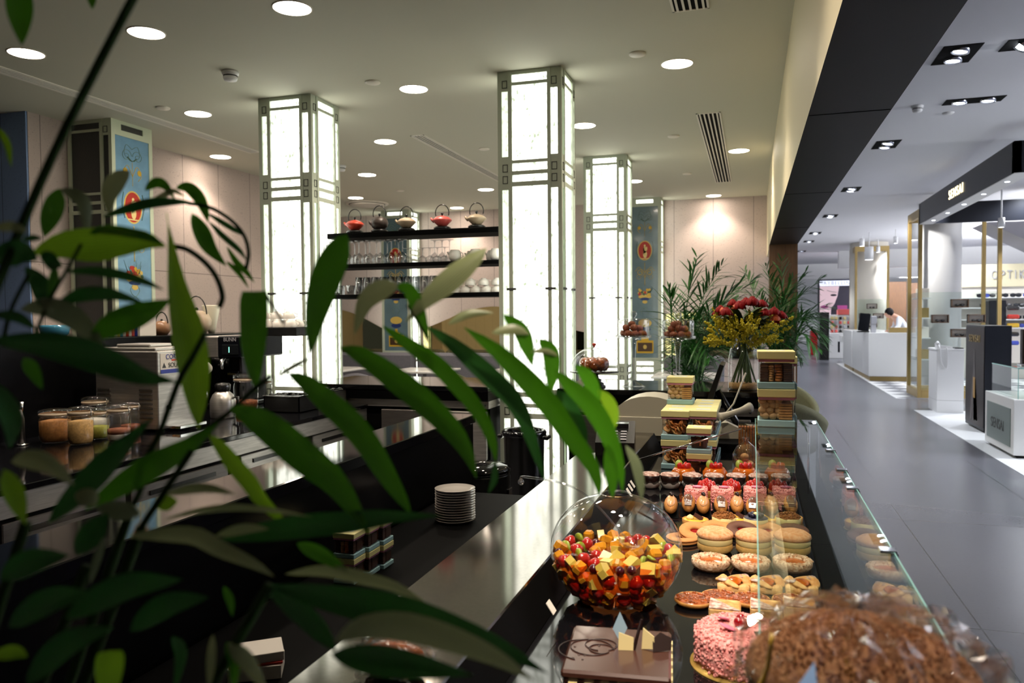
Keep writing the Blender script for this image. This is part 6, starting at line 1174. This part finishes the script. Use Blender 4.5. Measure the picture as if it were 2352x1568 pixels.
# far end: white stand, yellow display, red item, ad wall
pa = Ay(1883, 645, 29.); pb_ = Ay(1957, 723, 29.); M.update(ad_skin=mat('poster_skin', S(206,180,186), .4, em=S(206,180,186), ems=.35), ad_dark=mat('poster_dark', S(30,26,44), .4), ad_white=mat('poster_white', S(225,232,250), .4, em=S(225,232,250), ems=.6), ad_pink=mat('poster_pink', S(190,80,150), .4))
t = thing('lit_poster', 'lit cosmetics poster of a face at the far end of the aisle', 'poster', (pa.x, 29., 0)); w = pb_.x-pa.x; z0, z1 = pb_.z, pa.z
MB().box(-.05,.02,0,w+.05,.3,z1+.05).build('poster_wall', 'ad_dark', t); MB().box(0,-.01,z1-(z1-z0)*.15,w,.02,z1).build('header', 'ad_white', t); lettering('header_letters', 'MAYBELLINE', .17, 'text_grey', t, (w*.5,-.016,z1-(z1-z0)*.075), (1,0,0), (0,0,1), .003, spacing=1.2)
Tf = Matrix(((1,0,0,0),(0,0,-1,.02),(0,1,0,0),(0,0,0,1))); zz = lambda f: z0+(z1-z0)*f
fm = MB(); fm.prism([(0,z0),(w*.34,z0),(w*.36,zz(.2)),(w*.46,zz(.33)),(w*.55,zz(.55)),(w*.6,zz(.84)),(0,zz(.84))], 0, .03, 0, Tf); fm.build('printed_face', 'ad_skin', t); MB().ell((w*.43,-.015,zz(.58)), (w*.1,.006,w*.035), 14, 8).build('printed_eye', 'ad_dark', t); MB().ell((w*.15,-.015,zz(.24)), (w*.13,.006,w*.05), 14, 8).build('printed_lips', 'ad_pink', t); MB().tube(catmull([(w*.22,-.014,zz(.72)),(w*.38,-.014,zz(.68)),(w*.52,-.014,zz(.66))], 8), .03, 6, sq=.2).build('printed_brow', 'ad_dark', t)
MB().box(w*.55,-.015,zz(.05),w*.85,.018,zz(.28)).build('printed_product', 'ad_pink', t)
q = Az(1880, 815, 0); t = thing('makeup_stand', 'white make up stand with product rows at the end of the aisle', 'display stand', (2.35, 27.3, 0)); MB().box(0,0,0,.85,.7,.82,.01).build('base', 'white', t); MB().box(.05,.3,.82,.85,.7,1.42,.01).build('riser', 'white', t)
for r_ in range(4):
    for i in range(6): MB().box(.09+.125*i,.24,.84+.14*r_,.17+.125*i,.29,.93+.14*r_,.004).build('product', R.choice(['tea_coral','paint_cream','text_grey','plastic']), t)
MB().box(.3,.25,1.42,.85,.68,1.60,.01).build('header_box', 'tea_coral', t); MB().box(.28,-.006,.2,.34,.0,.55).build('side_mark', 'navy', t)
tag(MB().box(2.0,26.3,0,2.28,27.2,1.5,.01).build('black_stand', 'plastic'), 'tall black stand left of the white make up stand', 'display stand'); tag(MB().box(1.95,29.5,0,2.25,30.1,.85,.02).build('red_bin', 'red'), 'small red bin deep in the aisle behind the palm', 'bin')
q = Az(1935, 825, 0); t = thing('gold_table', 'gold and white display table left of the reception counter', 'table', (2.50, 25.0, 0)); MB().box(0,0,.62,.8,.5,.80,.01).build('white_top', 'white', t); MB().box(.12,.05,.25,.8,.45,.62,.01).build('gold_body', 'gold', t); MB().box(.15,.08,.0,.77,.42,.25,.01).build('base', 'white', t)
# hanging cylinder lamps and track heads
for i, (px, py, yy, s) in enumerate(((1996,587,21.,1),(2097,540,17.5,1),(2057,554,20.5,.5),(2017,575,23.,.5),(2300,515,13.6,.45),(1980,560,22.,.6))):
    q = Ay(px, py, yy); t = thing('ceiling_spot', 'white cylinder ceiling spot '+['before the far gold frame','between the gold posts','left of the nearer gold frame','between the two gold frames','under the canopy edge','above the far gold frame'][i], 'ceiling light', (q.x, yy, 0)); r_ = .1*s
    MB().lathe([(.0,q.z+.22*s),(r_,q.z+.22*s),(r_,q.z-.1*s),(r_*.85,q.z-.1*s)], 20, cap=False).build('housing', 'white', t); MB().lathe([(.0,q.z-.085*s),(r_*.86,q.z-.085*s)], 20, cap=False).build('lamp', 'spot', t); MB().tube([(0,0,q.z+.22*s),(0,0,3.45)], .012, 6).build('rod', 'white', t)
slab('trim_bulkhead_far', .3, 33.5, 2.85, 12, 34, 3.45, 'white', 'white bulkhead crossing the far aisle'); slab('trim_bulkhead_mid', 2.6, 26.8, 2.9, 12, 27.2, 3.45, 'white', 'white bulkhead behind the far frame')
for i, (x0, x1, z1, m) in enumerate(((5.2,6.4,2.5,'wood'),(6.4,7.6,2.4,'navy'),(3.9,5.1,2.55,'wood'))): box_thing('wall_cabinet', ['brown tall cabinet behind the far gold frame','dark blue cabinet deep in the shop','brown cabinet right of the lit poster'][i], 'cabinet', x0, 30, 0, x1, 30.5, z1, m)
tag(MB().box(5.6,29.2,0,7.0,29.45,2.0).build('lightbox', 'ad_white'), 'bright white lightbox beyond the reception counter', 'panel')
# ------------------------------------------------------------------ the big leafy plant close to the camera
def leafmat(name, top, back, tr=.22):
    m = bpy.data.materials.new(name); m.use_nodes = True; nt = m.node_tree; b = nt.nodes['Principled BSDF']; N = nt.nodes.new; L = nt.links.new
    g = N('ShaderNodeNewGeometry'); uv = N('ShaderNodeUVMap'); sx = N('ShaderNodeSeparateXYZ'); L(uv.outputs[0], sx.inputs[0])
    w = N('ShaderNodeMath'); w.operation = 'MULTIPLY'; w.inputs[1].default_value = 62.; L(sx.outputs[0], w.inputs[0]); s = N('ShaderNodeMath'); s.operation = 'SINE'; L(w.outputs[0], s.inputs[0])
    mr = N('ShaderNodeMapRange'); mr.inputs['From Min'].default_value = -1; mr.inputs['To Min'].default_value = .82; mr.inputs['To Max'].default_value = 1.08; L(s.outputs[0], mr.inputs['Value'])
    n = N('ShaderNodeTexNoise'); n.inputs['Scale'].default_value = 9.; tc = N('ShaderNodeTexCoord'); L(tc.outputs['Object'], n.inputs['Vector'])
    mr2 = N('ShaderNodeMapRange'); mr2.inputs['To Min'].default_value = .6; mr2.inputs['To Max'].default_value = 1.4; L(n.outputs[0], mr2.inputs['Value'])
    k = N('ShaderNodeMath'); k.operation = 'MULTIPLY'; L(mr.outputs[0], k.inputs[0]); L(mr2.outputs[0], k.inputs[1])
    mx = N('ShaderNodeMix'); mx.data_type = 'RGBA'; mx.inputs[6].default_value = (*top, 1); mx.inputs[7].default_value = (*back, 1); L(g.outputs['Backfacing'], mx.inputs[0])
    mu = N('ShaderNodeVectorMath'); mu.operation = 'SCALE'; L(mx.outputs[2], mu.inputs[0]); L(k.outputs[0], mu.inputs['Scale']); L(mu.outputs[0], b.inputs['Base Color'])
    b.inputs['Roughness'].default_value = .36; b.inputs['Specular IOR Level'].default_value = .45
    t = N('ShaderNodeBsdfTranslucent'); L(mu.outputs[0], t.inputs[0]); ms = N('ShaderNodeMixShader'); ms.inputs[0].default_value = tr; L(b.outputs[0], ms.inputs[1]); L(t.outputs[0], ms.inputs[2]); L(ms.outputs[0], nt.nodes['Material Output'].inputs[0]); return m
M['leaf_green'] = leafmat('bamboo_leaf_green', S(70,136,18), S(150,160,112)); M['leaf_lime'] = leafmat('bamboo_leaf_lime', S(128,176,34), S(170,176,120), .35); M['leaf_deep'] = leafmat('bamboo_leaf_deep', S(42,96,36), S(126,140,104), .15); M['leaf_stem'] = mat('bamboo_cane', S(34,52,22), .8, 0, .1)
PB = Vector((-.80, .42, 0)); plant = thing('bamboo_plant', 'large leafy bamboo plant filling the left foreground', 'plant', PB)
def leaf(pts, w, d, m='g', pale=0, tilt=0., d2=None, blunt=0, sk=.82, n=15):
    d2 = d2 or d; ln = sum(math.dist(pts[i], pts[i+1]) for i in range(len(pts)-1)); P3 = []; acc = 0
    for i, p_ in enumerate(pts):
        if i: acc += math.dist(pts[i-1], p_)
        P3.append(Ad(p_[0], p_[1], d+(d2-d)*acc/ln)-PB)
    L = catmull(P3, n); b = MB(); vs = []; uvs = []; W = w*((d+d2)/2)/F_/2
    for i in range(n):
        u = i/(n-1); tg = (L[min(i+1,n-1)]-L[max(i-1,0)]).normalized(); vw = (L[i]+PB-CAM).normalized(); sd = tg.cross(vw).normalized(); nr = sd.cross(tg).normalized()
        if not pale: sd = -sd
        a = tilt*(1-.5*u); s2 = sd*math.cos(a)+nr*math.sin(a); n2 = s2.cross(tg)
        f = max(.03, math.sin(PI*min(1., max(0., u**sk)))**.85) if not blunt else max(.03, min(1., .8+u*2)*(1-max(0,(u-.25)/.75)**1.9))
        ww = W*f/max(.55, math.cos(a))
        for q in (-1., -.5, 0., .5, 1.): vs.append(L[i]+s2*ww*q-n2*ww*.28*(1-abs(q))); uvs.append(((q+1)/2, u))
    fs = [(5*i+j, 5*i+j+1, 5*(i+1)+j+1, 5*(i+1)+j) for i in range(n-1) for j in range(4)]
    b.add(vs, fs, 0, True); b.uv = uvs; return b.build('leaf', {'g':'leaf_green','l':'leaf_lime','d':'leaf_deep'}[m], plant)
def stalk(pts, w, d, d2=None, name='stalk'):
    d2 = d2 or d; n = len(pts); P3 = [Ad(p_[0], p_[1], d+(d2-d)*i/max(1,n-1))-PB for i, p_ in enumerate(pts)]
    return MB().tube(catmull(P3, 18), w*d/F_/2, 7).build(name, 'leaf_stem', plant)
stalk([(330,-50),(215,170),(130,340),(62,490),(-20,690)], 21, .52, .5)
for a in [
 ([(42,-60),(45,20),(50,104)],56,.55,'g'),([(208,-40),(212,22)],22,.6,'g'),([(-8,290),(16,330),(26,385)],16,.6,'l'),
 ([(136,433),(126,468),(112,509),(101,545)],44,.62,'g',0,.2),([(138,434),(171,446),(192,466),(198,505),(200,548)],32,.62,'d',1,.3),([(298,393),(268,415),(252,447),(250,492)],42,.66,'g',1),
 ([(236,498),(295,479),(348,466),(400,463),(452,466)],24,.68,'d',0,.6),([(333,437),(357,420),(378,425),(402,458)],24,.7,'g',0,.4),([(330,470),(370,452),(398,438),(425,452)],14,.7,'g',1,.3),([(404,432),(430,430),(454,450),(470,482),(478,512)],30,.7,'g'),([(441,490),(462,530),(482,570),(520,611)],38,.7,'g',0,-.2),
 ([(474,488),(511,511),(543,530),(566,543)],13,.72,'d',0,.6),([(479,508),(510,540),(548,573),(567,598)],14,.72,'d',0,.5),([(521,566),(543,602),(567,626),(585,650)],15,.72,'g',0,.5),([(519,600),(548,626),(572,663)],12,.72,'g',0,.5),
 ([(382,488),(393,560),(408,660),(430,755),(447,860),(456,985)],74,.58,'l',0,-.25,None,0,1.9),([(582,668),(583,722),(582,790),(585,850),(589,900)],62,.6,'g',0,.2,None,1),
 ([(796,538),(774,581),(746,648),(724,730),(712,818)],70,.62,'g',0,-.2),([(915,656),(876,665),(838,696),(814,768)],48,.66,'g',1,.2),([(908,657),(938,664),(955,696),(972,745),(986,785)],34,.66,'g',0,.2),([(1118,570),(1070,612),(1025,650),(978,690),(932,738)],54,.66,'g',1,-.5),
 ([(782,797),(834,818),(915,876),(980,929),(1041,990),(1075,1044),(1094,1098)],58,.64,'g',0,.15),([(878,748),(934,788),(995,830),(1056,891),(1106,956),(1133,1021),(1138,1062)],40,.68,'g',0,.35),([(1137,1056),(1135,1100),(1121,1134)],16,.68,'d'),
 ([(978,748),(1037,788),(1087,830),(1137,876),(1179,918),(1209,975),(1232,1044),(1252,1104)],46,.7,'d',0,.2),([(1066,752),(1133,799),(1179,841),(1228,891),(1270,940),(1310,1000),(1355,1060),(1374,1111),(1375,1140)],52,.68,'g',0,.25),
 ([(1030,744),(1075,721),(1135,718)],20,.7,'g',1,.4),([(1155,722),(1195,757),(1212,800),(1224,843)],38,.7,'g',0,.2),([(1130,764),(1180,756),(1222,768)],24,.7,'g',1,.3),([(1238,778),(1264,808),(1268,859),(1262,906)],40,.7,'g',0,.1),([(1218,808),(1256,806),(1288,820)],13,.7,'g',1),
 ([(1274,850),(1307,884),(1349,922),(1381,967),(1405,1018),(1424,1079),(1430,1130)],46,.7,'g',0,.2),([(1322,838),(1349,865),(1367,903),(1372,932)],34,.72,'g'),([(1373,895),(1397,922),(1410,957),(1408,990)],30,.72,'l'),([(1278,895),(1304,935),(1332,993),(1344,1042)],44,.72,'d',0,.2),([(1396,1020),(1404,1085),(1407,1145)],32,.7,'g'),([(1437,1022),(1460,1063),(1471,1111),(1474,1150)],24,.74,'d',1,.3),
 ([(526,936),(579,957),(639,999),(706,1056),(762,1100),(810,1164),(848,1228)],74,.56,'g',0,.1),([(660,857),(703,878),(760,929),(808,973),(853,1031),(892,1096),(925,1148),(943,1180)],58,.6,'g',0,.1),([(630,868),(680,838),(722,818)],12,.6,'g',1),
 ([(480,998),(505,1024),(537,1066),(572,1107),(598,1145),(636,1184),(664,1208)],38,.58,'l',0,.2),([(-30,782),(86,788),(172,806),(258,836),(330,865),(409,877)],70,.5,'d',0,.2),
 ([(127,703),(188,677),(255,675),(337,698)],34,.55,'d',0,.3),([(206,778),(268,742),(335,715),(392,688)],62,.54,'g',0,.2),([(72,582),(147,562),(214,562),(268,556),(335,552),(380,567)],78,.56,'l',0,-.2),([(203,537),(241,527),(295,533),(348,547),(380,563)],24,.56,'g',0,.4),([(148,624),(214,622),(281,632),(335,648),(377,666)],24,.56,'d',0,.4),([(52,551),(76,546),(98,548)],16,.55,'d'),
 ([(92,592),(118,600),(144,612)],40,.53,'d',0,.8),([(58,612),(90,650),(105,690),(113,714)],44,.54,'d'),([(127,608),(122,650),(111,702)],22,.54,'g'),([(-20,722),(40,728),(87,760)],26,.5,'d'),([(46,711),(107,706),(160,724),(204,760),(243,803)],54,.54,'d',1,-.2),([(-20,524),(30,520),(62,532)],24,.5,'g',1),([(-20,600),(40,580),(88,596)],60,.5,'d'),
 ([(55,822),(75,850),(98,894)],30,.52,'g'),([(-12,880),(17,934),(29,980),(22,1030)],46,.48,'d'),([(26,1060),(72,1054),(120,1071),(171,1114)],46,.5,'g',1,.2),([(9,1078),(34,1137),(58,1204)],44,.48,'l'),([(110,1202),(200,1109),(262,1043),(350,960)],60,.52,'d'),([(196,1170),(287,1109),(358,1066),(430,1025),(502,972)],60,.54,'g',0,.2),
 ([(376,1134),(464,1120),(542,1134)],24,.56,'g',1,.4),([(376,1193),(460,1172),(537,1165),(623,1171),(721,1188)],17,.56,'g',1,.3),([(505,1240),(600,1222),(690,1209),(815,1197),(900,1187),(1015,1184)],54,.56,'d',0,.2),([(495,1230),(560,1214),(618,1214)],24,.54,'g',1),
 ([(294,1232),(373,1227),(448,1231),(507,1261),(582,1294),(630,1324)],40,.52,'g',1,-.2),([(655,1318),(743,1310),(830,1326),(923,1354),(1020,1422)],30,.58,'g',1,-.4),([(682,1247),(737,1273),(802,1313)],34,.58,'g'),
 ([(620,1343),(768,1376),(892,1400),(1017,1438),(1141,1485),(1258,1546)],78,.5,'d',0,.1),([(608,1343),(675,1391),(737,1453),(772,1496)],50,.5,'d',0,.3),([(770,1474),(830,1441),(923,1438),(1032,1466),(1141,1510),(1225,1562)],64,.46,'g',1,-.2),([(760,1502),(900,1520),(1085,1550)],70,.46,'d'),
 ([(395,1460),(415,1500),(400,1590)],28,.5,'d'),([(489,1456),(480,1590)],20,.5,'g',1),([(521,1475),(537,1512),(537,1600)],30,.5,'g'),([(524,1478),(567,1518),(615,1590)],38,.5,'g',1),([(253,1496),(248,1620)],60,.48,'l',0,0,None,1),([(-20,1508),(30,1497),(64,1508)],32,.48,'l'),([(514,1346),(528,1378),(534,1416)],18,.54,'g'),([(85,1259),(102,1300)],12,.5,'g'),
 ([(240,1232),(221,1291),(207,1342)],18,.5,'d',1),([(172,1134),(205,1145),(218,1164)],44,.5,'g',1),([(222,1164),(285,1174),(323,1182)],44,.52,'d',1,.3),([(358,1162),(385,1154),(408,1150)],36,.54,'l'),([(176,1274),(215,1220),(248,1178)],56,.5,'d',0,.2),
 ([(0,1330),(70,1290),(160,1275)],60,.46,'d'),([(20,1440),(110,1380),(210,1360)],60,.45,'d'),([(150,1420),(280,1350),(420,1330)],64,.46,'d',0,.3),([(300,1450),(380,1390),(480,1370)],56,.47,'d',0,.3),([(60,1570),(150,1480),(260,1440)],60,.45,'d')]:
    leaf(*a)
for pts, w, d in (([(430,466),(482,476),(530,505),(560,540),(571,580),(565,618)],9,.7),([(398,565),(430,573),(470,602),(497,637),(511,680),(503,706)],13,.62),([(605,668),(626,702),(652,744)],7,.62),([(150,627),(115,688),(80,770)],9,.54),([(66,630),(27,707),(8,775)],10,.53),([(187,560),(150,628)],8,.55),
    ([(472,765),(440,825),(410,877),(367,994),(338,1051),(325,1120),(300,1170)],15,.55),([(441,1035),(373,1137),(325,1210)],16,.54),([(400,1037),(438,1005),(473,986),(528,945),(580,897),(622,863)],12,.58),([(985,784),(960,740),(935,700)],6,.66)): stalk(pts, w, d)
for (px, py, dd, j) in ((300,1170,.55,0),(325,1210,.54,1),(60,1200,.5,2),(620,1343,.5,3),(200,1300,.5,4)):
    a = Ad(px, py, dd)-PB; bs_ = Vector((.05*math.cos(j*1.3), .05*math.sin(j*1.3), .30)); MB().tube(catmull([a, a.lerp(bs_,.5)+Vector((-.02,-.03,0)), bs_], 14), .0035, 8).build('cane', 'leaf_stem', plant)
MB().lathe([(.0,0),(.10,0),(.125,.30),(.13,.32),(.112,.32),(.11,.29),(.0,.29)], 30).build('pot', 'pot', plant)
# ------------------------------------------------------------------ lamps
def spot(x, y, z, e, col=(.9,.95,1.), ang=100, rad=.06, tgt=None):
    l = bpy.data.lights.new('spot_lamp', 'SPOT'); l.energy = e; l.color = col; l.spot_size = math.radians(ang); l.spot_blend = .6; l.shadow_soft_size = rad
    o = bpy.data.objects.new('spot_lamp', l); C.objects.link(o); o.location = (x, y, z)
    if tgt: o.rotation_euler = (Vector(tgt)-Vector((x,y,z))).to_track_quat('-Z','Y').to_euler()
for (x, y) in LP+[(-2.3,2.15)]: spot(x, y, 3.03, 34, (1.,.84,.68), 120, .07)  # last position is an added, unseen spot with no downlight
spot(.0, -.35, 3.03, 210, (1.,.84,.68), 30, .07, (-.04,1.75,.85))  # added unseen spot, brightens the fronts of the pastries
for (x, y) in ((-.05,1.1),(-.1,1.9),(-.1,2.8)): spot(x, y, 3.03, 60, (1.,.84,.68), 46, .07)  # unseen spots added above the tray to brighten the pastries
def area(x, y, z, sx, sy, e, col):
    l = bpy.data.lights.new('ceiling_lamp', 'AREA'); l.shape = 'RECTANGLE'; l.size = sx; l.size_y = sy; l.energy = e; l.color = col
    o = bpy.data.objects.new('ceiling_lamp', l); C.objects.link(o); o.location = (x, y, z)
for yy in (6.85, 10.2, 13.7, 17.2, 20.7, 24.2, 27.6): spot(1.5, yy, 3.40, 90 if yy < 8 else 130, (.9,.94,1.), 90)
for yy in range(9, 44, 5):
    for xx in (4.2, 7.5): spot(xx, yy, 3.40, 230, (.92,.95,1.), 150, .12)  # fill spots added without fixtures, lift the overall shop light
for yy in (7, 14, 21, 28, 35):                                       # added unseen uplights that brighten the shop ceiling
    l = bpy.data.lights.new('unseen_uplight', 'AREA'); l.shape = 'RECTANGLE'; l.size = 3.; l.size_y = .5; l.energy = 700; l.color = (.92,.94,1.)
    o = bpy.data.objects.new('unseen_uplight', l); C.objects.link(o); o.location = (7.2, yy, 2.7); o.rotation_euler = (PI, 0, 0)
spot(2.75, 14.1, 3.3, 130, (1.,.97,.93), 60, .05, (3.25,16.0,1.6)); spot(1.9, 15.2, 3.35, 110, (1.,.97,.93), 60, .05, (3.2,16.1,2.0))
